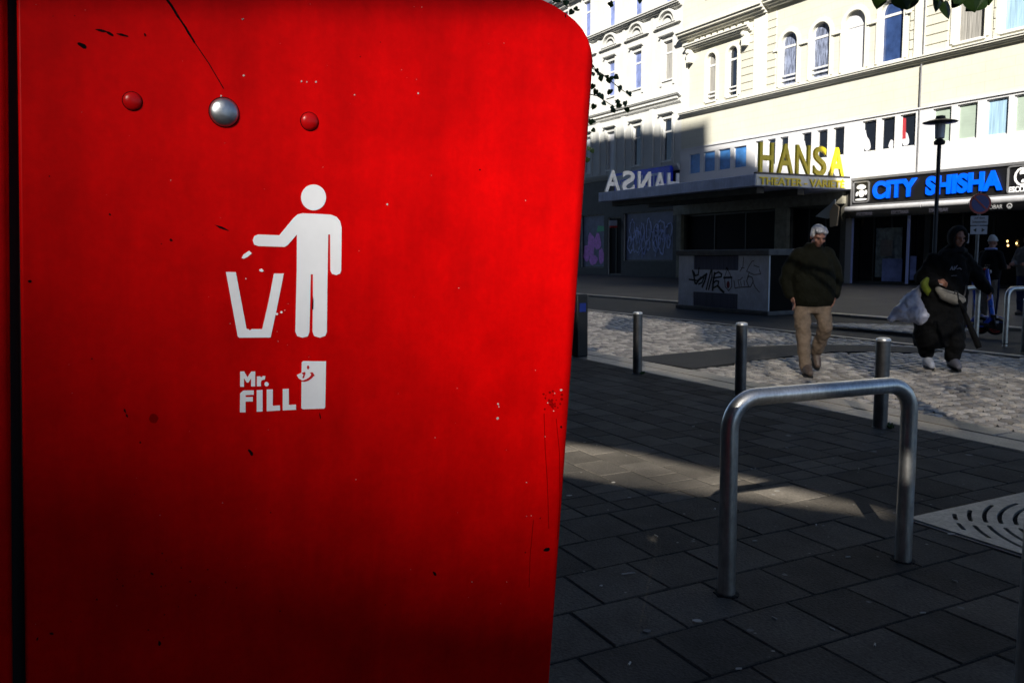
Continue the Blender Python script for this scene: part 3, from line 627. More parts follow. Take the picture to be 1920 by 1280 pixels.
# ---------------------------------------------------------------- buildings
def wall_cells(mb, x0, x1, z0, z1, holes, y=0., depth=.22):
    """vertical wall in local x,z at y with rectangular or arched openings: holes = (hx0,hx1,hz0,hz1,arch)"""
    xs = sorted(set([x0, x1] + [v for h in holes for v in (h[0], h[1])])); zs = sorted(set([z0, z1] + [v for h in holes for v in (h[2], h[3])]))
    for i in range(len(xs) - 1):
        for j in range(len(zs) - 1):
            cx, cz = (xs[i] + xs[i + 1]) / 2, (zs[j] + zs[j + 1]) / 2
            if any(h[0] < cx < h[1] and h[2] < cz < h[3] for h in holes): continue
            mb.add([(xs[i], y, zs[j]), (xs[i + 1], y, zs[j]), (xs[i + 1], y, zs[j + 1]), (xs[i], y, zs[j + 1])], [(0, 1, 2, 3)])
    for h in holes:
        a, b2, c, d2, ar = h
        if ar:
            r = (b2 - a) / 2; zc = d2 - r; pts = arc((a + b2) / 2, zc, r, math.pi, 0, 16)
            mb.add([(a, y, d2)] + [(q[0], y, q[1]) for q in pts[:9]], [tuple(range(10))]); mb.add([(b2, y, d2)] + [(q[0], y, q[1]) for q in pts[8:]], [tuple(range(9, -1, -1))])
            rim = [(a, c)] + pts + [(b2, c)]
        else: rim = [(a, c), (a, d2), (b2, d2), (b2, c)]
        n = len(rim)
        for i in range(n):
            p, q2 = rim[i], rim[(i + 1) % n]
            mb.add([(p[0], y, p[1]), (q2[0], y, q2[1]), (q2[0], y + depth, q2[1]), (p[0], y + depth, p[1])], [(0, 1, 2, 3)])
def ring_prism(mb, out, inn, y0, y1):
    n = len(out)
    vs = [(p[0], y0, p[1]) for p in out] + [(p[0], y0, p[1]) for p in inn] + [(p[0], y1, p[1]) for p in out] + [(p[0], y1, p[1]) for p in inn]
    fs = []
    for i in range(n):
        j = (i + 1) % n; fs += [(i, j, j + n, i + n), (i + n, j + n, j + 3 * n, i + 3 * n), (j, i, i + 2 * n, j + 2 * n), (i + 3 * n, j + 3 * n, j + 2 * n, i + 2 * n)]
    mb.add(vs, fs)
def shape(a, b2, c, d2, ar, ins=0):
    a += ins; b2 -= ins; c += ins; d2 -= ins
    if ar: return [(a, c)] + arc((a + b2) / 2, d2 - (b2 - a) / 2, (b2 - a) / 2, math.pi, 0, 16) + [(b2, c)]
    return [(a, c), (a, d2), (b2, d2), (b2, c)]
def window(parent, h, pane, frame=FRAME, y=.12, fw=.07, transom=None, mull=False, surround=None, sproud=.05, sill=True, curtain=None):
    a, b2, c, d2, ar = h; q = MB(); ring_prism(q, shape(*h, ins=.003), shape(*h, ins=fw), y, y + .06)
    if transom: q.box((a + fw, y + .005, transom - .05), (b2 - fw, y + .055, transom + .05))
    if mull: q.box(((a + b2) / 2 - .03, y + .002, c + fw), ((a + b2) / 2 + .03, y + .058, (transom or d2) - .05))
    if sill: q.box((a - .06, -.07, c - .07), (b2 + .06, y - .002, c - .002))
    w_ = q.build('window', frame, parent)
    q = MB(); q.prism(shape(*h, ins=fw - .01), y + .03, y + .04); q.build('pane', pane, w_)
    if surround:
        q = MB(); n = .18; out = shape(a - n, b2 + n, c, d2 + n, ar); inn = shape(a + .001, b2 - .001, c, d2 - .001, ar)
        if len(out) == len(inn):
            ring_prism(q, out, inn, -sproud, -.003)
            o_ = q.build('surround', surround, w_)
    return w_
def cornice(q, x0, x1, z, h=.3, pr=.35, y=0):
    for i, (dz, p_) in enumerate(((0, .35), (.25, .6), (.5, .85), (.78, 1))):
        z0 = z + dz * h; z1 = z + ([.25, .5, .78, 1][i]) * h
        q.box((x0 - .001 * i, y - pr * p_, z0 + .001), (x1 + .001 * i, y - .002, z1))
# left white building
BH = 18.4
lb_ = empty('white_building', P0, FANG, label='white old town house with arched mouldings over its windows, left of the cream theatre building', cat='building')
SC = -11.72
cols = [(-13.36, -12.58), (-16.2, -15.42), (-18.88, -18.12), (-21.55, -20.8), (-24.3, -23.5), (-27.1, -26.3), (-29.8, -29.0)]
rows = [(6.56, 8.88), (11.02, 13.14), (15.2, 17.4)]
holesL = [(a - .0, b2 + .0, c, d2, False) for (a, b2) in cols for (c, d2) in rows]
grnd = [(-21.85, -19.15, .45, 3.85, False), (-18.75, -17.28, .05, 3.6, False), (-17.04, -12.3, .9, 3.8, False), (-27, -22.6, .4, 3.8, False)]
q = MB(); wall_cells(q, -31.5, SC, 0, BH, holesL + grnd); q.box((-31.5, .32, 0), (SC, 12, BH - .01)); q.build('wall', WHT, lb_)
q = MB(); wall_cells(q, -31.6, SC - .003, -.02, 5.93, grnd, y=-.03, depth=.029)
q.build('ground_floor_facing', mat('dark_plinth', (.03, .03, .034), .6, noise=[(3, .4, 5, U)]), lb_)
q = MB()
cornice(q, -31.5, SC - .02, 5.95, .35, .3); cornice(q, -31.5, SC - .02, 9.6, .14, .12); cornice(q, -31.5, SC - .02, 9.95, .2, .28); cornice(q, -31.5, SC - .02, 14.75, .3, .4); cornice(q, -31.5, SC - .02, 17.8, .4, .6)
for i in range(150): q.box((-31.4 + i * .13, -.2, 9.86), (-31.34 + i * .13, -.003, 9.948))
q.build('cornice', WHT, lb_)
q = MB()
for (a, b2) in cols:
    cx = (a + b2) / 2
    # arched pediment over first-floor windows, small hoods, consoles
    for zc, rr in ((13.93, .82),):
        q.box((cx - 1.15, -.16, zc), (cx + 1.15, -.003, zc + .08))
        ring_prism(q, arc(cx, zc + .082, rr, math.pi, 0, 18), arc(cx, zc + .082, rr - .13, math.pi, 0, 18), -.2, -.004)
        ring_prism(q, arc(cx, zc + .082, rr - .28, math.pi, 0, 14), arc(cx, zc + .082, rr - .36, math.pi, 0, 14), -.12, -.004)
    for (c, d2) in rows[:3]:
        cornice(q, a - .28, b2 + .28, d2 + .2, .13, .2)
        q.box((a - .24, -.06, c - .3), (a - .1, -.003, d2 + .19)); q.box((b2 + .1, -.06, c - .3), (b2 + .24, -.003, d2 + .19))
for x in (-14.35, -17.15, -19.85, -22.6, -25.4): 
    q.box((x - .18, -.09, 6.35), (x + .18, -.003, 9.58)); q.box((x - .12, -.05, 10.2), (x + .12, -.003, 14.7))
q.build('moulding', WHT, lb_)
for ci, (a, b2) in enumerate(cols):
    for i, (c, d2) in enumerate(rows):
        pn = [GLASSD, [GLASSN, GLASSM, GLASSM, GLASSM][ci % 4], GLASSM, GLASSB][i]
        if i == 0: pn = GLASSD if a > -17 else GLASSC
        window(lb_, (a, b2, c, d2, False), pn, transom=c + (d2 - c) * .7, sill=True)
def shopfront(parent, h, m, y=.1, frame=SCK, mulls=()):
    q = MB(); ring_prism(q, shape(*h, ins=.003), shape(*h, ins=.07), y, y + .08)
    for x in mulls: q.box((x - .03, y + .002, h[2] + .07), (x + .03, y + .078, h[3] - .07))
    w_ = q.build('shop_window', frame, parent); q = MB(); q.prism(shape(*h, ins=.06), y + .04, y + .05); q.build('pane', m, w_); return w_
sw = shopfront(lb_, grnd[0], SHUT); sd = shopfront(lb_, grnd[1], DARKIN, mulls=(-18.0,)); sg = shopfront(lb_, grnd[2], SHUT); shopfront(lb_, grnd[3], SHUT)
def blotch(q, cx, cz, rx, rz_, y0, th_=.1, n=18, seed=0):
    rnd = random.Random(seed); ph = [rnd.uniform(.8, 1.2) for _ in range(n)]
    out = [(cx + rx * ph[i] * math.cos(i / n * 6.283), cz + rz_ * ph[i] * math.sin(i / n * 6.283)) for i in range(n)]
    inn = [(cx + (rx * ph[i] - th_) * math.cos(i / n * 6.283), cz + (rz_ * ph[i] - th_) * math.sin(i / n * 6.283)) for i in range(n)]
    ring_prism(q, out, inn, y0, y0 + .004)
q = MB()
for i, (x, z, rx, rz_) in enumerate(((-20.9, 1.9, .5, .8), (-20.1, 2.1, .42, .55), (-19.7, 1.2, .35, .5), (-20.6, .95, .5, .35), (-21.4, 1.4, .4, .6))):
    q.prism([(x + rx * math.cos(t) * random.uniform(.7, 1.1), z + rz_ * math.sin(t) * random.uniform(.8, 1.1)) for t in th], .13 - i * .002, .1385)
q.build('purple_graffiti', SPRAYP, sw)
q = MB(); q.prism([(-20.2, 2.75), (-19.35, 2.8), (-19.4, 3.1), (-20.1, 3.15)], .133, .139); q.build('green_graffiti', SPRAYN, sw)
q = MB()
for i in range(14):
    x = -16.4 + (i % 7) * .6 + random.uniform(-.15, .15); z = (1.9 if i < 7 else 2.6) + random.uniform(-.2, .2); rx, rz_ = random.uniform(.18, .42), random.uniform(.35, .75)
    blotch(q, x, z, rx, rz_, .125 - i * .002, random.uniform(.07, .13), seed=i)
for i in range(26):
    x = random.uniform(-16.6, -12.8); z = random.uniform(1.1, 2.6); q.stroke([(x, z), (x + random.uniform(-.2, .3), z + random.uniform(.3, .6)), (x + random.uniform(-.1, .5), z + random.uniform(.1, .7))], .06, .09 - i * .0006, .1)
q.build('pale_graffiti', SPRAYB, sg)
q = MB(); q.box((-17.0, -.16, 3.95), (-16.4, -.01, 4.15)); 
# small shop bracket sign
bs = empty('bracket_sign', P0 + D * -17.75 - INW * .02 + Vector((0, 0, 2.95)), FANG, label='small white and red box sign projecting from the white building under the canopy', cat='sign')
q = MB(); q.box((-.04, -.55, .12), (.04, -.0, .45)); q.build('sign_box', SIGNWHT, bs, bevel=.01); q = MB(); q.box((-.042, -.55, 0), (.042, 0, .115)); q.build('red_base', SIGNRED, bs)
# blue shop sign
x0, z0 = fac(1180, 322, .2); x1, z1 = fac(1265, 350, .2)
bsn = empty('blue_shop_sign', P0 + D * -17.5 - INW * .3 + Vector((0, 0, 4.35)), FANG, label='wide deep blue shop sign with pale lettering behind the reversed canopy letters', cat='sign')
q = MB(); q.box((0, -.1, 0), (5.35, .12, 1.85)); q.build('signboard', BLUES, bsn, bevel=.02)
q = MB(); q.box((.15, -.112, .15), (2.0, -.102, 1.7)); q.build('pale_field', SIGNWHT, bsn)
o = text_mesh('sign_lettering', 'HOTEL', 1, mat('faded_lettering', (.5, .58, .9), .5), bsn, .02, .02, width=2.7, height=.8); o.location = (2.35, -.12, .75)
o = text_mesh('small_lettering', 'LOTTO', 1, BLUES, bsn, .01, .01, width=1.3, height=.28); o.location = (.45, -.12, 1.15)
# cream theatre building
tb = empty('theatre_building', P0, FANG, label='cream theatre building with arched upper windows and white window band above the canopy', cat='building')
TE = 16.
twin = [(-9.7, -9.0, 9.27, 11.72, True), (-8.12, -7.42, 9.27, 11.72, True)]
archs = [(-4.55, -3.55, 9.15, 11.55, True), (-2.72, -1.68, 9.15, 11.55, True), (-.92, .17, 9.12, 11.6, True), (.9, 2.0, 9.12, 11.6, True)]
flat = [(4.25, 5.4, 9.2, 11.95, False), (6.0, 7.25, 9.2, 11.95, False), (9.2, 10.3, 9.2, 11.95, False), (11.2, 12.3, 9.2, 11.95, False), (13.4, 14.5, 9.2, 11.95, False)]
upper = [(x - .42, x + .42, 14.6, 17.2, False) for x in (-9.35, -7.77, -4.05, -2.2, -.37, 1.45, 4.82, 6.6, 9.8, 11.8)] 
posters = [(-10.96, -10.08, 5.62, 6.68, False), (-9.8, -8.92, 5.62, 6.68, False), (-8.65, -7.77, 5.62, 6.68, False), (-7.51, -6.63, 5.62, 6.68, False)]
bandw = [(-6.02, -5.5, 5.54, 6.78, False), (-5.22, -4.7, 5.54, 6.78, False), (-4.42, -3.9, 5.54, 6.78, False), (-3.1, -2.52, 5.54, 6.8, False), (-2.2, -1.61, 5.54, 6.8, False), (-1.31, -.7, 5.56, 6.8, False), (.22, .92, 5.56, 6.86, False), (1.15, 1.81, 5.56, 6.86, False), (2.05, 2.76, 5.56, 6.86, False), (3.49, 4.27, 5.56, 6.88, False), (4.5, 5.31, 5.56, 6.88, False), (5.64, 6.47, 5.56, 6.88, False), (6.66, 7.5, 5.56, 6.88, False), (7.8, 8.6, 5.56, 6.88, False), (9.2, 10, 5.56, 6.88, False), (10.4, 11.2, 5.56, 6.88, False), (11.6, 12.4, 5.56, 6.88, False)]
gf = [(-11.3, -4.45, .05, 3.42, False), (-3.6, -.75, .05, 3.42, False), (0.02, 2.6, .05, 3.05, False), (2.75, 3.35, .05, 3.05, False), (3.6, 7.3, .05, 3.05, False), (7.8, 12.5, .05, 3.05, False)]
def ashlar(n, l, tc, cs, b):
    mp = n.new('ShaderNodeMapping'); mp.inputs['Rotation'].default_value = (math.pi / 2, 0, 0); l.new(tc.outputs['Object'], mp.inputs[0])
    br = n.new('ShaderNodeTexBrick'); br.inputs['Scale'].default_value = 1; br.inputs['Brick Width'].default_value = 1.1; br.inputs['Row Height'].default_value = .36; br.inputs['Mortar Size'].default_value = .012; br.inputs['Mortar Smooth'].default_value = .3
    l.new(mp.outputs[0], br.inputs['Vector'])
    mr = n.new('ShaderNodeMapRange'); mr.inputs[3].default_value = 1; mr.inputs[4].default_value = .86; l.new(br.outputs['Fac'], mr.inputs[0])
    mx = n.new('ShaderNodeMix'); mx.data_type = 'RGBA'; mx.blend_type = 'MULTIPLY'; mx.inputs[0].default_value = 1; l.new(cs, mx.inputs[6]); l.new(mr.outputs[0], mx.inputs[7])
    return mx.outputs[2]
ASHL = mat('cream_ashlar', (.54, .525, .44), .8, noise=[(.6, .08, 6, U), (9, .05, 5, (1, 1, .3))], bump=(30, .15, 5), tex=ashlar)
q = MB(); wall_cells(q, SC + .002, TE, 6.99, BH, twin + archs + flat + upper, depth=.2); q.box((SC + .002, .35, 0), (TE, 12, BH - .01)); q.build('upper_wall', ASHL, tb)
q = MB(); wall_cells(q, SC + .002, TE, 4.0, 7.0, posters + bandw, y=-.06); q.box((SC + .002, -.12, 6.97), (TE, -.0, 7.03)); q.build('band_wall', BAND, tb)
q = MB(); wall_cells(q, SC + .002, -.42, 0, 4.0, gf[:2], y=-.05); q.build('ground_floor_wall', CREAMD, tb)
q = MB(); wall_cells(q, -.4, TE, 0, 4.0, gf[2:], y=-.05); q.build('shop_wall', SIGNK, tb)
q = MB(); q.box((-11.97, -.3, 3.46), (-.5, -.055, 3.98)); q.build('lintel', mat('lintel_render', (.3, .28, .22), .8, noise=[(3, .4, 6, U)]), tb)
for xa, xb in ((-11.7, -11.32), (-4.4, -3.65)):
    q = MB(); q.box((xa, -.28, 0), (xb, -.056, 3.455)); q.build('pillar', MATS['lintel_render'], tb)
q = MB(); q.box((-.40, -.12, 0), (-.1, -.052, 3.3)); q.build('pilaster', mat('pilaster_pale', (.35, .33, .32), .6), tb)
q = MB(); q.box((-.1, -.1, 0), (-.03, -.053, 3.0)); q.build('light_strip', mat('pale_blue_strip', (.45, .5, .85), .4), tb)
q = MB(); cornice(q, SC + .01, TE, 8.75, .24, .3); cornice(q, SC + .01, -5.4, 12.75, .45, .6); cornice(q, -5.35, TE, 12.9, .4, .55); cornice(q, SC, TE, 17.8, .4, .6); q.build('cornice', CREAMW, tb)
q = MB()   # window hood on brackets
cornice(q, -11.2, -6.4, 12.15, .3, .45)
for x in (-10.9, -6.75): q.prism([(x - .12, 11.5), (x + .12, 11.5), (x + .15, 12.14), (x - .15, 12.14)], -.32, -.01); q.lathe([(.1, -.12), (.14, 0), (.1, .12)], 14, (x, -.3, 12.05), 'x')
for i in range(9): q.box((-10.6 + i * .46, -.12, 12.46), (-10.3 + i * .46, -.004, 12.68))
q.build('window_hood', CREAMW, tb)
q = MB()
for (a, b2) in ((-6.25, -5.45), (2.55, 3.0), (-11.6, -11.2)): q = MB(); q.box((a, -.1, 9.0), (b2, -.003, 12.72)); q.build('pilaster', CREAMW, tb)
for (a, b2) in ((-7.1, -6.3), (-5.4, -4.85), (2.32, 2.53), (3.02, 3.95), (5.75, 5.98), (7.5, 9.0)):   # rusticated courses
    q = MB()
    for i in range(10): z = 9.0 + i * .37; q.box((a, -.045, z + .02), (b2, -.003, z + .35))
    q.build('rustication', ASHL, tb)
q = MB()
for h in archs:
    cx = (h[0] + h[1]) / 2
    for sx in (-1, 1): q = MB(); q.box((cx + sx * .8 - .12, -.1, 10.8), (cx + sx * .8 + .12, -.003, 10.92)); q.build('impost', CREAMW, tb)
pans = [GLASSN, GLASSD, GLASSA, GLASSA, GLASSC, GLASSB]
for i, h in enumerate(twin + archs):
    w_ = window(tb, h, pans[i], transom=h[3] - .62, surround=CREAMW, fw=.06)
    if i < 4:
        q = MB()
        for z in (.22, .42): q.box((h[0] + .03, .05, h[2] + z), (h[1] - .03, .07, h[2] + z + .07))
        q.build('guard_rail', FRAME, w_)
for i, h in enumerate(flat): window(tb, h, [GLASSN, GLASSL, GLASSC, GLASSB, GLASSN][i], mull=False, surround=CREAMW)
for h in upper: window(tb, h, random.choice((GLASSB, GLASSC, GLASSD)), transom=16.4)
for h in posters: window(tb, h, GLASSP, y=-.0, sill=False, fw=.03)
for i, h in enumerate(bandw):
    pn = GLASSD if i < 9 else (GLASSG if i in (9, 10, 12, 14, 16) else GLASSL if i == 11 else GLASSG)
    w_ = window(tb, h, pn, y=.02, sill=False, fw=.045)
    if i in (3, 6, 7, 8):   # curtains and things on the sill, seen in the window
        q = MB(); cx = h[0] + .12 if i != 7 else h[1] - .22
        pts = [(cx - .09, h[2] + .06), (cx + .28, h[2] + .08), (cx + .2, h[2] + .5), (cx + .03, h[2] + .66), (cx - .05, h[3] - .2 if i != 7 else h[2] + .5)]
        if i == 7: pts = [(cx - .12, h[2] + .05), (cx + .14, h[2] + .05), (cx + .12, h[2] + .3), (cx, h[2] + .42), (cx - .1, h[2] + .25)]
        q.prism(smooth_poly(pts, 2), .035, .048); q.build('curtain', GLASSC, w_)
    if i == 8: q = MB(); q.prism([(h[0] + .06, h[2] + .35), (h[0] + .22, h[2] + .35), (h[0] + .2, h[3] - .15), (h[0] + .05, h[3] - .1)], .03, .034); q.build('red_cloth', REDGLOW, w_)
for i, h in enumerate(gf): shopfront(tb, h, DARKIN if i < 2 else SHOPG, mulls=[h[0] + (h[1] - h[0]) * k / 3 for k in (1, 2)] if h[1] - h[0] > 2 else ())
# displays behind the shop glass
q = MB()
for (a, b2, z0, z1) in ((1.05, 2.3, .3, 2.35),): q.box((a, .03, z0), (b2, .045, z1))
q.build('display_panel', mat('display_grey', (.13, .16, .17), .4, noise=[(4, .8, 5, U)]), tb)
for (bx, by) in ((1894, 452), (1911, 456), (1895, 460)):
    s_, z_ = fac(bx, by); q = MB(); q.lathe([(.008, -.05), (.03, -.02), (.035, 0), (.02, .03), (.005, .04)], 12, (s_, -.16, z_)); q.build('display_lamp', mat('warm_bulb', (1, .7, .3), .4, emis=((1, .6, .2), 1.6)), tb)
for (pa, pb, pm) in (((1652, 450), (1672, 480), GREYJ), ((1655, 485), (1690, 528), GLASSM), ((1704, 480), (1716, 525), GLASSM), ((1796, 438), (1816, 456), CABW)):
    (sa_, za_), (sb_, zb_) = fac(*pa), fac(*pb); q = MB(); q.box((sa_, -.02, min(za_, zb_)), (sb_, .02, max(za_, zb_))); q.build('display_item', pm, tb)
q = MB(); q.box((-4.3, -.052, 1.9), (-3.95, -.0515, 2.3)) ; q.box((-4.25, -.06, 1.9), (-3.95, -.0525, 2.25)); q.build('yellow_notice', mat('notice_yellow', (.12, .1, .03), .7), tb)
q = MB(); q.box((2.62, -.12, 0.05), (2.72, -.055, 3.0)); q.build('light_strip', MATS['pale_blue_strip'], tb)
q = MB(); q.tube([(-.0, -.07, 7.04), (3.3, -.07, 7.04)], .01, 6); 
pth = [(2.93, -.09, 3.2), (2.93, -.09, 8.7)]; q.tube(pth, .03, 8); q.tube([(3.02, -.14, 9.0), (3.02, -.14, 12.8)], .025, 8); q.build('downpipe', GREYM, tb)
# roofs
for o_, x0, x1 in ((lb_, -31.6, SC - .01), (tb, SC + .01, TE)):
    q = MB(); q.add([(x0, -.3, BH), (x1, -.3, BH), (x1, 5, BH + 4), (x0, 5, BH + 4), (x0, 12, BH), (x1, 12, BH)], [(0, 1, 2, 3), (3, 2, 5, 4), (0, 3, 4), (1, 5, 2), (0, 4, 5, 1)]); q.build('roof', ROOF, o_)
# ---------------------------------------------------------------- canopy with letters
CO = P0 - D * 11.3 - INW * 5.75
cp = empty('theatre_canopy', CO, FANG, label='flat grey concrete canopy jutting from the theatre over the pavement', cat='canopy')
CL_, CWD = 11.15, 5.62; CZ0, CZ1 = 4.03, 4.5
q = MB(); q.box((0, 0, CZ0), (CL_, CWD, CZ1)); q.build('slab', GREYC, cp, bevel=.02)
q = MB(); q.box((.5, .5, CZ0 - .25), (CL_ - .4, .9, CZ0 - .003)); q.box((.5, 2.8, CZ0 - .25), (CL_ - .4, 3.2, CZ0 - .003)); q.build('underside_beam', CREAMD, cp)
q = MB(); q.box((CL_ + .001, .05, CZ0 + .03), (CL_ + .03, CWD - .02, CZ1 - .02)); fs_ = q.build('end_fascia', mat('fascia_white', (.72, .72, .7), .5, noise=[(3, .12, 5, U)]), cp)
q = MB(); q.box((CL_ - .18, .1, CZ1 + .001), (CL_ - .02, CWD - .1, CZ1 + .09)); q.build('letter_rail', SCK, cp)
q = MB(); q.box((.02, .1, CZ1 + .001), (.18, CWD - .1, CZ1 + .06)); q.build('letter_rail', SCK, cp)
Q90 = math.pi / 2
def letters(word, x, mtl, y_list, wdt, hgt, mirror, name, lab, z):
    r0 = empty(name, CO + D * x + Vector((0, 0, z)), FANG, label=lab, cat='sign letters')
    for i, ch in enumerate(word):
        o = text_mesh('letter', ch, 1, mtl, r0, .09, .006 if name[0] == 'y' else 0.01, width=wdt[i], height=hgt, bevel=.012)
        o.rotation_euler.z = Q90; o.location = (0, y_list[i], 0)
        if mirror: o.rotation_euler.z = -Q90; o.location = (0, y_list[i] + wdt[i], 0)
    return r0
Y5 = [.28, 1.28, 2.33, 3.36, 4.3]; W5 = [.78, .9, .8, .74, .9]
letters('HANSA', CL_ - .1, YEL, Y5, W5, 1.22, False, 'yellow_letters', 'tall yellow letters standing on the right end of the theatre canopy', CZ1 + .06)
letters('HANSA', .1, LWHT, [4.4 - .0, 3.45, 2.42, 1.4, .3], [.8, .85, .85, .8, 1.0], 1.12, True, 'white_letters', 'tall white letters seen from behind on the left end of the theatre canopy', CZ1 + .06)
tv = text_mesh('fascia_lettering', 'THEATER - VARIETÉ', 1, YEL, cp, .04, .022, width=4.9, height=.39); tv.rotation_euler.z = Q90; tv.location = (CL_ + .055, .2, CZ0 + .05)
# ---------------------------------------------------------------- shop sign and awning
sg_ = empty('shop_sign', P0 - D * .05 - INW * .062 + Vector((0, 0, 3.38)), FANG, label='long black shop sign with blue lettering on the cream building', cat='shop sign')
SL, SH = 11.5, 1.02
q = MB(); q.box((0, -.14, 0), (SL, 0, SH)); q.build('signboard', SIGNK, sg_)
q = MB(); q.box((-.06, -.2, SH + .001), (SL + .06, .0, SH + .1)); q.box((-.06, -.18, -.07), (SL + .06, .0, -.001)); q.box((-.06, -.18, 0), (-.002, 0, SH)); q.build('sign_frame', GREYM, sg_)
def frame_round(x0, x1, z0, z1, t_, parent, m):
    def rr(a, b2, c, d2, r): return arc(a + r, c + r, r, math.pi, 1.5 * math.pi, 4) + arc(b2 - r, c + r, r, 1.5 * math.pi, 2 * math.pi, 4) + arc(b2 - r, d2 - r, r, 0, .5 * math.pi, 4) + arc(a + r, d2 - r, r, .5 * math.pi, math.pi, 4)
    q = MB(); ring_prism(q, rr(x0, x1, z0, z1, .12), rr(x0 + t_, x1 - t_, z0 + t_, z1 - t_, .08), -.2, -.142); return q.build('logo_frame', m, parent)
o = text_mesh('blue_lettering', 'CITY  SHISHA', 1, BLUEL, sg_, .06, .05, width=5.5, height=.74); o.location = (1.08, -.2, .16)
lf = frame_round(.06, .88, .06, .96, .05, sg_, GREYM)
q = MB()
for pl in ([(.2, .74), (.45, .86), (.72, .74), (.62, .62), (.3, .64)], [(.34, .6), (.6, .6), (.62, .36), (.5, .28), (.36, .34)], [(.2, .5), (.32, .56), (.3, .36), (.2, .34)], [(.62, .56), (.74, .6), (.76, .42), (.66, .36)], [(.18, .16), (.76, .16), (.76, .24), (.18, .24)]): q.prism(smooth_poly(pl, 2), -.16, -.142)
q.build('white_emblem', LWHT, lf)
lf = frame_round(6.72, 7.87, .02, 1.0, .05, sg_, GREYM)
q = MB(); ring_prism(q, [(7.29 + .34 * math.cos(t), .6 + .34 * math.sin(t)) for t in th], [(7.29 + .27 * math.cos(t), .6 + .27 * math.sin(t)) for t in th], -.16, -.142)
q.prism(smooth_poly([(7.14, .66), (7.16, .82), (7.34, .86), (7.46, .74), (7.42, .62), (7.28, .7)], 2), -.158, -.142); q.prism(smooth_poly([(7.2, .38), (7.38, .38), (7.34, .5), (7.24, .5)], 1), -.158, -.142); q.build('white_emblem', LWHT, lf)
o = text_mesh('emblem_lettering', 'ESCOBAR', 1, LWHT, lf, .02, .02, width=.98, height=.2); o.location = (6.8, -.16, .06)
aw = empty('awning', P0 - D * .3 - INW * .062 + Vector((0, 0, 3.02)), FANG, label='rolled-up white awning case with black valance under the black shop sign', cat='awning')
q = MB(); q.tube([(0, -.2, .17), (3.65, -.2, .17)], .115, 16); q.tube([(3.7, -.2, .17), (5.6, -.2, .17)], .115, 16); q.tube([(5.65, -.2, .17), (11.6, -.2, .17)], .13, 16); q.build('awning_case', TUBEW, aw, smooth=50)
q = MB(); q.box((0, -.24, -.22), (11.6, -.22, .055)); q.build('valance', SIGNK, aw)
FADE = mat('faded_valance_print', (.1, .1, .14), .6)
for (x, m_) in ((.6, FADE), (2.3, FADE), (4.0, FADE), (6.1, LWHT), (8.3, LWHT)):
    o = text_mesh('valance_lettering', 'ESCOBAR', 1, m_, aw, .006, .01, width=.8, height=.15); o.location = (x, -.245, -.14)
q = MB()
for x in (5.85, 7.15): ring_prism(q, [(x + .1 * math.cos(t), -.06 + .1 * math.sin(t)) for t in th], [(x + .07 * math.cos(t), -.06 + .07 * math.sin(t)) for t in th], -.25, -.241); q.prism([(x - .04, -.06), (x + .04, -.06), (x + .05, -.12), (x - .05, -.12)], -.249, -.241)
q.build('valance_emblem', LWHT, aw)
# folded parasol / pennant under the canopy end
um = empty('shop_pennant', P0 - D * 1.1 - INW * .6 + Vector((0, 0, 2.7)), FANG, label='pale fabric pennant and cone under the right end of the canopy', cat='pennant')
q = MB(); q.prism([(-.55, .25), (.25, .75), (.5, .95), (.6, .2), (.1, .12)], -.02, .02); q.build('pennant_cloth', mat('pennant_white', (.55, .6, .62), .6), um)
q = MB(); q.prism([(.34, -.25), (.7, -.2), (.78, .6), (.5, .75), (.3, .4)], -.1, -.03); q.build('pennant_flap', mat('pennant_cream', (.6, .45, .28), .7), um)
# ---------------------------------------------------------------- lamp, sign
lp = gnd(1748, 560); LZ = lp.y
lm = empty('street_lamp', (lp.x, lp.y, 0), 0, label='slim black street lamp with flat disc hood in front of the blue shop lettering', cat='street lamp')
q = MB(); q.lathe([(.09, 0), (.09, .6), (.06, .65), (.055, 4.35), (.05, 4.4)], 20); q.build('pole', LAMPK, lm, smooth=40)
q = MB(); q.lathe([(.05, 4.4), (.14, 4.42), (.16, 4.5), (.1, 4.56), (.06, 4.58)], 20); q.build('collar', LAMPK, lm, smooth=40)
q = MB(); q.lathe([(.09, 4.58), (.13, 4.6), (.14, 4.95), (.12, 5.0)], 20); q.build('lamp_glass', LAMPG, lm, smooth=40)
q = MB(); q.lathe([(.13, 5.0), (.45, 5.03), (.47, 5.05), (.3, 5.1), (.14, 5.14), (.12, 5.22), (.03, 5.24)], 32); q.build('lamp_hood', LAMPK, lm, smooth=40)
sp = gnd(1832, 602)
Zs = 16.6; spx = at(1836, 382, Zs)
ns = empty('no_parking_sign', (spx.x, spx.y, 0), -.12, label='round blue and red no-parking sign above a small white plate on a thin pole', cat='traffic sign')
cz = spx.z; rs = .205
q = MB(); q.lathe([(.03, 0), (.03, cz + .25)], 12); q.build('pole', GREYM, ns, smooth=40)
q = MB(); q.lathe([(rs, -.05), (rs, -.036)], 36, (0, 0, cz), 'y'); q.build('sign_disc', SIGNRED, ns)
q = MB(); q.lathe([(rs - .04, -.056), (rs - .04, -.051)], 36, (0, 0, cz), 'y'); q.build('blue_field', SIGNBLU, ns)
q = MB(); q.stroke([(-.12, cz + .12), (.12, cz - .12)], .035, -.061, -.057); q.build('red_bar', SIGNRED, ns)
q = MB(); q.box((-.16, -.05, cz - .42), (.16, -.036, cz - .24)); q.box((-.155, -.05, cz - .6), (.155, -.036, cz - .44)); q.build('white_plate', SIGNWHT, ns)
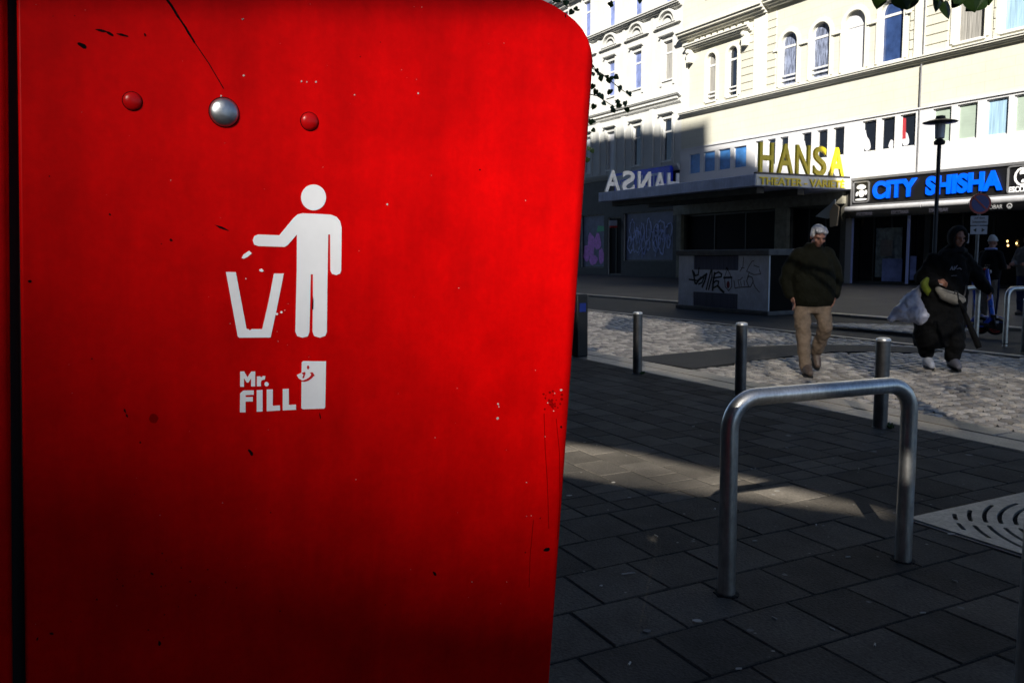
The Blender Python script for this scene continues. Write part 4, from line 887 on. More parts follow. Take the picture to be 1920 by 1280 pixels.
for (tx, w_, h_, dz) in (('auf dem', .2, .045, -.3), ('Seitenstreifen', .27, .05, -.38)): o = text_mesh('plate_lettering', tx, 1, SIGNK, ns, .003, .0, width=w_, height=h_); o.location = (-w_ / 2, -.053, cz + dz)
q = MB(); q.prism([(-.11, cz - .52), (-.05, cz - .48), (-.05, cz - .56)], -.054, -.0505); q.prism([(.11, cz - .52), (.05, cz - .48), (.05, cz - .56)], -.054, -.0505); q.build('plate_arrows', SIGNK, ns)

# ---------------------------------------------------------------- people
from mathutils import Euler
def hand(mb, wr, d, side, curl=.5, sc=1.0, thumb=1):
    """palm and five separate fingers; d = pointing direction, side = across the palm towards the thumb"""
    wr = Vector(wr); d = Vector(d).normalized(); side = Vector(side); side = (side - d * side.dot(d)).normalized(); nrm = d.cross(side)
    limb(mb, [(wr, .024 * sc), (wr + d * .05 * sc, .027 * sc)]); 
    for i in range(4):
        o_ = (i - 1.5) * .019 * sc; b0_ = wr + d * .045 * sc - side * o_ * -1 * thumb; L = (.07, .08, .076, .06)[i if thumb > 0 else 3 - i] * sc
        k1 = b0_ + d * .045 * sc; dd = (d * math.cos(curl) + nrm * math.sin(curl)).normalized(); k2 = k1 + dd * L * .5; dd2 = (d * math.cos(curl * 2) + nrm * math.sin(curl * 2)).normalized()
        limb(mb, [(b0_, .0115 * sc), (k1, .0105 * sc), (k2, .009 * sc), (k2 + dd2 * L * .45, .0075 * sc)])
    t0 = wr + d * .02 * sc + side * .024 * sc; t1 = t0 + (d * .7 + side * .7) * .035 * sc; limb(mb, [(t0, .013 * sc), (t1, .0115 * sc), (t1 + (d * .9 + nrm * .4) * .03 * sc, .009 * sc)])
def head(mb, c, rot, s=1.0):
    c = Vector(c); E_ = Euler(rot); mt = E_.to_matrix()
    T = lambda p: c + mt @ (Vector(p) * s)
    ell(mb, T((0, .01, .03)), (.074 * s, .092 * s, .092 * s), E_)       # skull
    ell(mb, T((0, -.03, -.035)), (.058 * s, .06 * s, .075 * s), E_)     # face and jaw
    ell(mb, T((0, -.052, -.09)), (.03 * s, .028 * s, .022 * s), E_)     # chin
    limb(mb, [(T((0, -.088, .012)), .008 * s), (T((0, -.106, -.028)), .013 * s)])   # nose
    for sx in (-1, 1):
        ell(mb, T((sx * .078, .012, -.01)), (.012 * s, .02 * s, .032 * s), E_)       # ears
        limb(mb, [(T((sx * .015, -.086, .025)), .009 * s), (T((sx * .05, -.068, .024)), .01 * s)])  # brow
        ell(mb, T((sx * .042, -.062, -.03)), (.022 * s, .02 * s, .022 * s), E_)      # cheek
    limb(mb, [(T((-.02, -.084, -.062)), .007 * s), (T((.02, -.084, -.062)), .007 * s)])  # lips
    return T
def face_parts(T, parent, s=1.0):
    q = MB()
    for sx in (-1, 1): ell(q, T((sx * .03, -.079, .002)), (.013 * s, .008 * s, .007 * s))
    q.build('eyes', SIGNK, parent, smooth=60, recalc=False)
    q = MB(); ell(q, T((0, -.0885, -.063)), (.022 * s, .006 * s, .004 * s)); q.build('mouth', mat('lip', (.2, .06, .05), .5), parent, smooth=60, recalc=False)
def shoe(parent, an, toe, m, sole=SOLE, sc=1.0, nm='shoe'):
    an = Vector(an); toe = Vector(toe); d = (toe - an); q = MB(); heel = an + Vector((0, 0, -.045)) - Vector((d.x, d.y, 0)) * .28
    limb(q, [(an, .05 * sc), (heel + Vector((0, 0, .01)), .042 * sc)]); limb(q, [(an, .048 * sc), (an.lerp(toe, .55), .046 * sc), (toe, .036 * sc)]); limb(q, [(heel, .04 * sc), (toe, .037 * sc)])
    o_ = blob(q, nm, m, parent, .01, 4)
    q = MB(); dn = Vector((0, 0, -.033)); 
    ax = (toe - heel).normalized(); up = Vector((0, 0, 1)); up = (up - ax * up.dot(ax)).normalized(); sd = ax.cross(up)
    L = (toe - heel).length; pts = []
    for i in range(20):
        t_ = i / 20 * 2 * math.pi; x = math.cos(t_) * (L / 2 + .045) + L / 2; y = math.sin(t_) * .043 * sc * (1 + .12 * math.cos(t_))
        pts.append(heel + ax * x + sd * y - up * .036)
    q.add([p_ for p_ in pts] + [p_ - up * .018 for p_ in pts], [tuple(range(20)), tuple(range(39, 19, -1))] + [(i, i + 20, (i + 1) % 20 + 20, (i + 1) % 20) for i in range(20)]); q.build('sole', sole, o_)
    return o_
# --- elderly man walking towards us, hands in pockets
fl = gnd(1511, 703, RZ)
man = empty('person', (fl.x + .115, fl.y + .2, RZ), 0, label='silver-haired man in dark olive jacket and beige trousers walking with hands in pockets', cat='person'); man.scale = (1.02, 1.02, 1.025)
q = MB(); T = head(q, (.02, -.10, 1.61), (R(24), 0, R(4)))
limb(q, [((.0, .0, 1.32), .08), ((.005, -.02, 1.46), .06), ((.015, -.05, 1.54), .058)]); hull_slices(q, [(0, 0, .86, .14, .1), (0, 0, 1.1, .15, .11), (0, 0, 1.34, .17, .1), (0, 0, 1.42, .1, .07)])
for sx in (-1, 1):
    limb(q, [((sx * .17, 0, 1.37), .055), ((sx * .285, .04, 1.12), .042), ((sx * .25, -.05, .92), .03)]); hand(q, (sx * .25, -.05, .91), (-sx * .25, -.12, -1), (0, -1, 0), .3, 1.0, sx)
limb(q, [((-.1, 0, .88), .08), ((-.13, -.12, .5), .05), ((-.11, -.18, .1), .04)]); limb(q, [((.1, 0, .88), .08), ((.14, -.06, .5), .05), ((.15, .22, .22), .04)])
blob(q, 'body', SKIN, man, .0085, 3); face_parts(T, man)
q = MB()
ell(q, T((0, .03, .055)), (.083, .094, .085)); ell(q, T((0, -.03, .105)), (.07, .06, .035)); ell(q, T((-.03, -.055, .09)), (.05, .04, .03)); ell(q, T((.035, -.06, .085)), (.045, .035, .032), Euler((0, .5, 0)))
for sx in (-1, 1): ell(q, T((sx * .07, .01, .02)), (.022, .05, .045))
blob(q, 'hair', HAIRW, man, .009, 2, fold=.012)
q = MB()
hull_slices(q, [(0, 0, .80, .225, .155), (0, -.01, .86, .245, .175), (0, -.02, 1.0, .255, .19), (0, -.01, 1.15, .25, .18), (0, 0, 1.3, .235, .155), (0, .0, 1.4, .2, .13), (0, -.005, 1.47, .12, .1), (0.0, -.02, 1.54, .088, .095)])
for sx in (-1, 1): limb(q, [((sx * .165, 0, 1.4), .095), ((sx * .27, .03, 1.22), .09), ((sx * .30, .04, 1.08), .082), ((sx * .265, -.03, .93), .062)])
jk = blob(q, 'jacket', JACK, man, .012, 5, fold=.035)
q = MB(); q.box((-.004, -.205, .84), (.004, -.195, 1.46)); 
q = MB()
hull_slices(q, [(0, 0, .72, .17, .13), (0, 0, .8, .2, .14), (0, 0, .95, .2, .14)])
limb(q, [((-.105, 0, .84), .115), ((-.13, -.1, .55), .088), ((-.125, -.14, .3), .078), ((-.11, -.17, .1), .074)]); limb(q, [((.105, 0, .84), .115), ((.15, -.07, .55), .09), ((.15, .08, .38), .08), ((.15, .2, .24), .074)])
blob(q, 'trousers', TROU, man, .012, 4, fold=.045)
shoe(man, (-.11, -.19, .09), (-.115, -.34, .045), SHOEB, sc=1.12); shoe(man, (.15, .22, .2), (.155, .15, .07), SHOEB, sc=1.1)
# --- hooded walker in black
fl = gnd(1735, 688, RZ)
wm = empty('person', (fl.x + .14, fl.y - .08, RZ), R(-4), label='person in black hooded coat and wide black trousers walking with a white bag', cat='person'); wm.scale = (1.0, 1.0, 1.03)
q = MB(); T = head(q, (.12, -.06, 1.58), (R(10), 0, R(6)), .95)
limb(q, [((.04, 0, 1.3), .07), ((.09, -.02, 1.42), .05), ((.11, -.04, 1.5), .05)]); hull_slices(q, [(0, 0, .84, .14, .1), (0.02, 0, 1.1, .14, .1), (.03, 0, 1.3, .15, .1), (.06, 0, 1.38, .09, .07)])
limb(q, [((-.14, 0, 1.3), .05), ((-.27, .02, 1.05), .04), ((-.14, -.2, 1.06), .028)]); hand(q, (-.15, -.2, 1.06), (.5, -.35, -.2), (0, -.2, 1), .7, .9, 1)
limb(q, [((.24, 0, 1.32), .05), ((.42, .02, 1.1), .04), ((.50, -.1, .95), .028)]); hand(q, (.5, -.1, .95), (.1, -.3, -1), (0, -1, 0), .5, .9, 1)
limb(q, [((-.1, 0, .86), .08), ((-.13, .02, .5), .05), ((-.14, .06, .12), .04)]); limb(q, [((.1, 0, .86), .08), ((.11, -.1, .5), .05), ((.1, -.1, .14), .04)])
blob(q, 'body', SKIN, wm, .0085, 3); face_parts(T, wm, .95)
q = MB()   # hood : shell open at the face
for a in range(0, 360, 15):
    ca, sa = math.cos(R(a)), math.sin(R(a)); p_ = T((.085 * ca, -.055, .0 + .115 * sa)); limb(q, [(p_, .02), (T((.098 * ca, .0, .01 + .125 * sa)), .024), (T((.08 * ca, .07, .01 + .1 * sa)), .03)])
ell(q, T((0, .075, .01)), (.09, .05, .11)); limb(q, [((.02, .02, 1.36), .1), ((.08, .02, 1.42), .09)]); limb(q, [((-.03, -.06, 1.4), .04), ((.05, -.1, 1.42), .035), ((.15, -.1, 1.43), .04), ((.22, -.02, 1.42), .045)])
blob(q, 'hood', fab('hood_cloth', (.012, .012, .014)), wm, .011, 3, fold=.01)
q = MB()
hull_slices(q, [(-.03, .02, .26, .26, .2), (-.02, .02, .4, .3, .21), (-.01, .01, .75, .29, .2), (.01, 0, 1.0, .27, .19), (.03, 0, 1.2, .25, .17), (.05, 0, 1.33, .21, .14), (.08, 0, 1.42, .11, .1)])
limb(q, [((-.13, 0, 1.31), .1), ((-.26, .02, 1.08), .095), ((-.22, -.1, 1.03), .075), ((-.17, -.17, 1.05), .055)])
limb(q, [((.22, 0, 1.33), .1), ((.38, .02, 1.15), .1), ((.45, -.04, 1.02), .085), ((.5, -.1, .95), .06)])
blob(q, 'coat', KNIT, wm, .014, 5, fold=.07)
q = MB(); limb(q, [((-.12, .02, .5), .13), ((-.17, .04, .32), .12), ((-.15, .05, .2), .1)]); limb(q, [((.1, -.08, .5), .13), ((.12, -.12, .3), .12), ((.1, -.1, .17), .1)])
blob(q, 'trousers', KNIT, wm, .013, 4, fold=.05)
shoe(wm, (-.14, .03, .1), (-.15, -.12, .045), SHOEW, sc=1.15); shoe(wm, (.1, -.1, .13), (.11, -.27, .05), mat('dark_shoe', (.12, .12, .15), .5), sc=1.15)
# printed scribble on the chest
q = MB()
for i, pl in enumerate(([(-.02, 1.2), (.0, 1.24), (.01, 1.2)], [(-.01, 1.215), (.01, 1.215)], [(.03, 1.24), (.025, 1.2), (.05, 1.235), (.06, 1.25)], [(.06, 1.21), (.09, 1.22), (.11, 1.205)], [(-.0, 1.13), (.06, 1.132)])): q.stroke(pl, .01 if i < 4 else .005, -.215 - i * .0003, -.205)
q.build('chest_print', mat('chest_print_white', (.25, .26, .34), .6), wm)
WO = wm.location
bb = empty('belt_bag', (WO.x, WO.y, RZ), 0, label='beige crescent belt bag worn across the black coat of the hooded person', cat='bag')
q = MB(); limb(q, [((-.17, -.2, 1.0), .035), ((-.1, -.24, .93), .07), ((.02, -.25, .89), .08), ((.1, -.235, .87), .055), ((.13, -.22, .86), .03)]); blob(q, 'bag_body', BAGB, bb, .009, 5, fold=.012)
q = MB(); q.tube([(.12, -.23, .87), (.15, -.22, .93), (.18, -.18, 1.0), (.2, -.14, 1.08)], .008, 8); q.build('strap', GREYJ, bb)
q = MB(); q.tube([(-.15, -.27, 1.0), (-.08, -.31, .965), (.03, -.325, .93), (.1, -.3, .9)], .004, 8); q.build('zip', SCK, bb)
q = MB(); q.box((.13, -.25, .85), (.15, -.235, .88)); q.build('buckle', BOLTOP, bb)
wb = empty('plastic_bag', (WO.x, WO.y, RZ), 0, label='full white plastic bag carried at the left side of the hooded person', cat='bag')
q = MB(); limb(q, [((-.29, -.02, 1.04), .02), ((-.35, -.02, .95), .06), ((-.42, -.02, .82), .12), ((-.38, -.02, .73), .15)]); limb(q, [((-.36, -.02, .95), .06), ((-.54, -.02, .7), .09), ((-.64, -.02, .64), .05)]); limb(q, [((-.54, -.02, .69), .09), ((-.26, -.02, .66), .12)])
blob(q, 'bag_body', BAGW, wb, .012, 3, fold=.07)
q = MB(); q.tube([(-.28, -.03, .98), (-.24, -.08, 1.04), (-.17, -.2, 1.07), (-.13, -.23, 1.06)], .007, 8); q.build('handle', BAGW, wb)
yb = empty('folded_cloth', (WO.x, WO.y, RZ), 0, label='yellow-green cloth hanging between the white bag and the black coat', cat='cloth')
q = MB(); limb(q, [((-.27, -.12, 1.12), .03), ((-.3, -.12, 1.05), .05), ((-.26, -.12, .98), .045), ((-.25, -.12, .93), .02)]); blob(q, 'cloth', NEON, yb, .01, 3, fold=.03)
ua, ub = at(1797, 560, 9.45), at(1836, 652, 9.3)
uo = empty('folded_umbrella', (ub.x, ub.y, RZ), 0, label='black folded umbrella slanting down beside the hooded person', cat='umbrella')
q = MB(); a_ = ua - uo.location; b_ = ub - uo.location; q.tube([a_, a_.lerp(b_, .05), a_.lerp(b_, .5), a_.lerp(b_, .95), b_], [.006, .018, .03, .035, .03], 12); q.build('canopy_cloth', KNIT, uo, smooth=50)
q = MB(); q.tube([a_ + Vector((-.05, 0, .05)), a_ + Vector((-.04, 0, .09)), a_ + Vector((-.015, 0, .08)), a_], .009, 8); q.build('handle', SCK, uo)
# --- simple background people
def bystander(loc, rz, sc, top, leg, shoem, lab, hat=None, collar=None, hairm=None, stripe=False, phone=False):
    r0 = empty('person', loc, rz, label=lab, cat='person'); r0.scale = (sc, sc, sc)
    q = MB(); T = head(q, (0, -.03, 1.62), (R(8), 0, 0)); limb(q, [((0, 0, 1.32), .08), ((0, -.01, 1.54), .056)]); hull_slices(q, [(0, 0, .86, .14, .1), (0, 0, 1.34, .17, .1), (0, 0, 1.42, .1, .07)])
    for sx in (-1, 1):
        limb(q, [((sx * .17, 0, 1.37), .055), ((sx * .25, -.03, 1.12), .042), ((sx * .14, -.28, 1.1), .03)]); hand(q, (sx * .14, -.28, 1.1), (-sx * .3, -1, 0), (0, 0, 1), .8, 1, 1)
        limb(q, [((sx * .1, 0, .88), .08), ((sx * .1, -.02, .5), .05), ((sx * .1, .02, .1), .04)])
    blob(q, 'body', SKIN, r0, .011, 3); face_parts(T, r0)
    q = MB(); hull_slices(q, [(0, 0, .84, .2, .15), (0, 0, 1.0, .22, .16), (0, 0, 1.3, .22, .14), (0, 0, 1.42, .16, .11), (0, 0, 1.5, .08, .08)])
    for sx in (-1, 1): limb(q, [((sx * .17, 0, 1.38), .085), ((sx * .26, -.02, 1.13), .075), ((sx * .15, -.24, 1.1), .055)])
    blob(q, 'jacket', top, r0, .014, 4, fold=.03)
    q = MB(); hull_slices(q, [(0, 0, .76, .17, .12), (0, 0, .95, .18, .12)])
    for sx in (-1, 1): limb(q, [((sx * .095, 0, .86), .11), ((sx * .1, -.03, .5), .08), ((sx * .1, .0, .1), .07)])
    tr = blob(q, 'trousers', leg, r0, .014, 4, fold=.03)
    if stripe:
        for sx in (-1, 1): q = MB(); q.tube([(sx * .19, 0, .86), (sx * .182, -.03, .5), (sx * .172, 0, .1)], .022, 8); q.build('side_stripe', NAVY, tr, smooth=60)
    for sx in (-1, 1): shoe(r0, (sx * .1, .02, .085), (sx * .11, -.13, .04), shoem)
    if hat: q = MB(); ell(q, T((0, .01, .075)), (.085, .1, .075)); ell(q, T((0, .035, .12)), (.06, .07, .05)); limb(q, [(T((-.07, -.05, .05)), .018), (T((0, -.09, .05)), .018), (T((.07, -.05, .05)), .018), (T((.08, .04, .035)), .018), (T((0, .1, .03)), .018), (T((-.08, .04, .035)), .018), (T((-.07, -.05, .05)), .018)]); blob(q, 'beanie', hat, r0, .01, 3)
    if hairm: q = MB(); ell(q, T((0, .03, .05)), (.082, .09, .085)); blob(q, 'hair', hairm, r0, .01, 3)
    if collar: q = MB(); q.add(*(lambda m_: (m_.v, m_.f))(MB().tube([(.1 * math.cos(t), .09 * math.sin(t) + .01, 1.49) for t in [i / 16 * 6.283 for i in range(17)]], .022, 8))); q.build('collar', collar, r0, smooth=60)
    return r0
bp = gnd(1852, 598, 0)
bystander(bp, R(115), .96, KNIT, TROB, SHOEW, 'person in pale beanie and black jacket standing behind the blue scooters', hat=BEAN, collar=COLL, stripe=True)
ep = gnd(1921, 590, 0)
bystander(ep, R(-60), 1.0, GREYJ, DENIM, SHOEB, 'person in grey jacket and jeans cut by the right picture edge', hairm=mat('dark_hair', (.02, .015, .012), .6))
# ---------------------------------------------------------------- electric scooters
def scooter(loc, rz, lab):
    r0 = empty('electric_scooter', loc, rz, label=lab, cat='electric scooter', group='blue scooters parked behind the hooded person')
    for x in (-.42, .46):
        q = MB(); q.lathe([(.085, -.026), (.12, -.032), (.14, -.02), (.145, 0), (.14, .02), (.12, .032), (.085, .026)], 32, (x, 0, .145), 'y'); w_ = q.build('wheel', RUB, r0, smooth=50)
        q = MB(); q.lathe([(.086, -.02), (.03, -.028), (.03, .028), (.086, .02)], 20, (x, 0, .145), 'y'); q.build('rim', SCK, w_, smooth=40)
        q = MB(); ring_prism(q, [(x + .102 * math.cos(t), .145 + .102 * math.sin(t)) for t in th[8:13]], [(x + .092 * math.cos(t), .145 + .092 * math.sin(t)) for t in th[8:13]], -.036, -.031); q.build('rim_reflector', SCR, w_)
    q = MB(); q.prism([(-.36, .13), (.3, .13), (.36, .17), (.34, .2), (-.34, .2), (-.4, .17)], -.075, .075); q.build('deck', SCK, r0, bevel=.01)
    q = MB(); q.prism([(-.34, .135), (.28, .135), (.28, .155), (-.34, .155)], -.08, -.0755); q.prism([(-.34, .135), (.28, .135), (.28, .155), (-.34, .155)], .0755, .08); q.build('deck_trim', SCB, r0)
    q = MB(); q.tube([(.4, 0, .3), (.36, 0, .62), (.31, 0, .95), (.29, 0, 1.1)], [.045, .042, .034, .03], 16); q.build('stem', SCB, r0, smooth=50)
    q = MB(); q.tube([(.30, 0, .17), (.37, 0, .26), (.405, 0, .3)], [.035, .045, .045], 12); q.build('neck', SCB, r0, smooth=50)
    q = MB(); q.tube([(.46, -.05, .15), (.42, -.05, .3)], .015, 8); q.tube([(.46, .05, .15), (.42, .05, .3)], .015, 8); q.box((.38, -.055, .29), (.46, .055, .34)); q.build('fork', SCK, r0)
    q = MB(); ring_prism(q, arc(.46, .145, .175, R(20), R(140), 10), arc(.46, .145, .165, R(20), R(140), 10), -.04, .04); q.build('front_mudguard', SCB, r0)
    q = MB(); ring_prism(q, arc(-.42, .145, .175, R(50), R(170), 10), arc(-.42, .145, .165, R(50), R(170), 10), -.04, .04); q.build('rear_mudguard', SCK, r0)
    q = MB(); q.tube([(.25, -.26, 1.1), (.28, -.12, 1.12), (.29, 0, 1.125), (.28, .12, 1.12), (.25, .26, 1.1)], .014, 12); q.box((.26, -.05, 1.1), (.33, .05, 1.17)); q.build('handlebar', SCK, r0)
    for s2 in (-1, 1):
        q = MB(); q.tube([(.25, s2 * .26, 1.1), (.262, s2 * .17, 1.11)], .019, 10); q.build('grip', RUB, r0); q = MB(); q.lathe([(.018, 0), (.018, .008)], 10, (.25, s2 * .265, 1.1), 'y'); q.build('grip_reflector', SCR, r0)
        q = MB(); q.box((.43, s2 * .042 - .004, .2), (.5, s2 * .042 + .004, .24)); q.build('side_reflector', SCW, r0)
        q = MB(); q.prism([(.375, .36), (.425, .36), (.4, .46), (.36, .46)], s2 * .05 - .006, s2 * .05 + .006); q.prism([(.36, .5), (.405, .5), (.385, .58), (.35, .58)], s2 * .05 - .006, s2 * .05 + .006); q.build('stem_panel', mat('scooter_light_blue', (.02, .18, .9), .3), r0)
    q = MB(); q.lathe([(.03, 0), (.028, .02), (.01, .025)], 14, (.335, 0, 1.05), 'x'); q.build('headlight', SCW, r0)
    q = MB(); q.box((-.6, -.03, .22), (-.585, .03, .27)); q.build('tail_light', SCR, r0)
    q = MB(); q.tube([(-.05, .06, .13), (-.12, .16, .0)], .01, 8); q.build('kickstand', SCR, r0)
    return r0
sa = gnd(1866, 628, 0)
def put(front, rz): return Vector((front.x - .46 * math.cos(rz), front.y - .46 * math.sin(rz), 0))
scooter(put(sa, R(-28)), R(-28), 'blue electric scooter nearer the right edge, its front wheel turned to the viewer')
sb = gnd(1838, 626, 0)
scooter(put(sb, R(-50)), R(-50), 'blue electric scooter between the hooded person and the other blue scooter')

# ---------------------------------------------------------------- trees
def leaf(mb, p, size, nrm, dirv):
    """a heart-shaped toothed leaf, slightly folded along its midrib"""
    p = Vector(p); d_ = Vector(dirv).normalized(); n_ = Vector(nrm); n_ = (n_ - d_ * n_.dot(d_)).normalized(); s_2 = d_.cross(n_)
    half = [(0, .0), (.28, -.10), (.47, .05), (.52, .3), (.42, .55), (.25, .78), (.0, 1.02)]
    vs = []; mid = [(0, 0), (0, .25), (0, .5), (0, .75), (0, 1.02)]
    for sx in (1, -1):
        base = len(vs)
        pts = [(x * sx, y, -.16 * x) for x, y in half] + [(0, y, 0.02) for x, y in reversed(mid[1:-1])]
        vs2 = [p + s_2 * (x * size) + d_ * (y * size) + n_ * (z * size - .12 * y * y * size) for x, y, z in pts]
        mb.add(vs2, [tuple(range(len(vs2)))])
def small_leaf(mb, p, size, rnd):
    d_ = Vector((rnd.gauss(0, 1), rnd.gauss(0, 1), rnd.gauss(-.4, .8))).normalized(); n_ = Vector((rnd.gauss(0, 1), rnd.gauss(0, 1), rnd.gauss(.6, 1)))
    n_ = (n_ - d_ * n_.dot(d_)).normalized(); s_2 = d_.cross(n_); p = Vector(p)
    mb.add([p, p + (s_2 * .42 + d_ * .15) * size - n_ * .05 * size, p + (s_2 * .4 + d_ * .6) * size - n_ * .08 * size, p + d_ * size, p + (d_ * .6 - s_2 * .4) * size - n_ * .08 * size, p + (d_ * .15 - s_2 * .42) * size - n_ * .05 * size], [(0, 1, 2, 3), (0, 3, 4, 5)])
def proj(p):
    d_ = Vector(p) - CAM; z = d_.dot(f_)
    return (PX + F * d_.dot(r_) / z, PY - F * d_.dot(u_) / z) if z > .05 else (9999, 9999)
def tree(base, lab, limbs, crown, nleaf, lsize, keep, explicit, esize, tr=.13, hgt=5.5, seed=1, twigs=(), over=0):
    rnd = random.Random(seed); r0 = empty('street_tree', base, 0, label=lab, cat='tree'); B = Vector(base)
    q = MB(); path = [(rnd.uniform(-.05, .05) * i * .3, rnd.uniform(-.05, .05) * i * .3, -.1 + hgt * i / 8) for i in range(9)]
    q.tube(path, [tr * (1 - i / 8 * .75) * (1.25 if i == 0 else 1) for i in range(9)], 14); q.build('trunk', BARK, r0, smooth=60)
    q = MB(); ends = []
    for i in range(limbs):
        z0 = hgt * rnd.uniform(.5, .95); a = i * 2.4 + rnd.uniform(-.4, .4); L = rnd.uniform(.5, .9) * crown[3]
        e_ = Vector((math.cos(a) * L, math.sin(a) * L, z0 + rnd.uniform(.3, 1.0))); m_ = Vector((math.cos(a) * L * .5, math.sin(a) * L * .5, z0 + rnd.uniform(.2, .5)))
        q.tube([(0, 0, z0), m_, e_], [.045, .03, .01], 8); ends += [m_, e_]
    for tw in twigs: q.tube([Vector(t_) - B for t_ in tw], [.012 * (1 - i / len(tw)) + .002 for i in range(len(tw))], 6)
    q.build('limbs', BARK, r0, smooth=60)
    q = MB(); n = 0; clumps = [Vector((rnd.gauss(0, .5) * crown[3], rnd.gauss(0, .5) * crown[3], crown[2] + rnd.gauss(0, .45) * crown[4])) for _ in range(70)]
    clumps = [c for c in clumps if (c.x ** 2 + c.y ** 2) < crown[3] ** 2 and abs(c.z - crown[2]) < crown[4]]
    tries = 0
    while n < nleaf and tries < nleaf * 6:
        tries += 1; c = rnd.choice(clumps); p_ = c + Vector((rnd.gauss(0, .26), rnd.gauss(0, .26), rnd.gauss(0, .2)))
        if not keep(B + p_): continue
        small_leaf(q, p_, lsize * rnd.uniform(.7, 1.2), rnd); n += 1
    if over:
        n = 0
        while n < over:
            p_ = Vector((rnd.uniform(-2.5, 8), rnd.uniform(1.6, 9.5), 0)); p_.z = 2.4 + .34 * p_.y + abs(rnd.gauss(0, .8)); x_, y_ = proj(p_)
            if y_ > -50 and x_ < 2000: continue
            if (p_.x - 3.2) ** 2 + (p_.y - 5.0) ** 2 > 22 or rnd.random() < .0: continue
            l_ = p_ - SUN * (p_.z / SUN.z)
            if abs(l_.dot(M_) - 3.5) < 1.2 and l_.y < 7.2: continue
            small_leaf(q, p_ - B, .15 * rnd.uniform(.7, 1.2), rnd); n += 1
    for (e_, sz) in explicit:
        leaf(q, Vector(e_) - B, sz, (rnd.gauss(0, .4), -1, rnd.gauss(0.2, .3)), (rnd.gauss(0, .6), rnd.gauss(0, .3), -1))
    q.build('crown', LEAF, r0, recalc=False)
    return r0
# young tree in the grate, just outside the frame at the right; twigs hang into the top
def keepR(p):
    for h_ in (.2, .6, 1.0, 1.4, 1.75):     # keep the light free around the two walkers
        g_ = p - SUN * ((p.z - h_) / SUN.z)
        if (g_.x - 3.6) ** 2 + (g_.y - 9.5) ** 2 < .3 or (g_.x - 4.9) ** 2 + (g_.y - 9.4) ** 2 < .45: return False
    x, y = proj(p); return p.y < .3 or y < -60 or x > 2010 or x == 9999
exR = []
for (x, y, s_z) in ((1640, -26, .07), (1652, -14, .08), (1668, -30, .08), (1686, -12, .085), (1700, -22, .08), (1712, -8, .07), (1732, -28, .08), (1748, -20, .07), (1762, -8, .075), (1770, 4, .085), (1742, -34, .08), (1804, -20, .09), (1822, -16, .1), (1838, -4, .085), (1850, -24, .09), (1812, -34, .09), (1830, -30, .09), (1800, -6, .06), (1846, 0, .06)):
    exR.append((at(x, y, 4.1 + random.uniform(-.15, .15)), s_z))
tbR = km(PIT[0] + PIT[2] / 2, PIT[1] + PIT[2] / 2, 0)
topR = tbR + Vector((0, 0, 3.2))
tw = [[topR, at(1900, -90, 4.1), at(1840, -40, 4.1), at(1826, -14, 4.1)], [topR, at(1860, -80, 4.1), at(1780, -40, 4.1), at(1752, -20, 4.1), at(1768, 4, 4.1)], [topR, at(1850, -80, 4.1), at(1720, -50, 4.1), at(1690, -18, 4.1), at(1656, -14, 4.1)]]
tree(tbR, 'street tree in the pale grate at right whose leafy twigs hang into the top edge', 10, (0, 0, 4.4, 1.9, 1.3), 2600, .085, keepR, exR, .09, twigs=tw, over=0)
# tree behind the bin, a few leaves show past its edge
def keepL(p):
    x, y = proj(p); return x < 1085 - max(0, (60 - y)) * 1.2 or y < -40
exL = []
for (x, y) in ((1112, 126), (1118, 133), (1124, 139), (1128, 144), (1113, 140), (1126, 148), (1138, 145), (1146, 147), (1152, 146), (1141, 150), (1161, 165), (1162, 170), (1113, 162), (1118, 172), (1122, 178), (1127, 182), (1180, 176), (1176, 174), (1115, 200), (1130, 195), (1161, 192), (1163, 198), (1172, 194), (1146, 203), (1148, 208), (1174, 206), (1108, 228), (1115, 230), (1110, 246), (1106, 280), (1109, 284), (1040, 1), (1046, 3), (1061, 5), (1078, 18), (1074, 23), (1143, 8), (1148, 12), (1145, 172), (1143, 175), (1200, 0), (1103, 300)):
    exL.append((at(x, y - 4, 14 + random.uniform(-.3, .3)), .085 * random.uniform(.7, 1.2)))
tbL = Vector((-.9, 14.2, 0))
twl = [[tbL + Vector((0, 0, 3.6)), at(1060, 90, 14), at(1110, 120, 14), at(1126, 146, 14)], [tbL + Vector((0, 0, 3.6)), at(1080, 110, 14), at(1130, 140, 14), at(1165, 168, 14), at(1180, 178, 14)], [tbL + Vector((0, 0, 3.4)), at(1070, 170, 14), at(1120, 180, 14), at(1150, 200, 14), at(1172, 196, 14)]]
tree(tbL, 'street tree mostly hidden by the red bin, few dark leaves against the white building', 10, (0, 0, 4.8, 1.9, 1.6), 2600, .1, keepL, exL, .09, twigs=twl, seed=4)
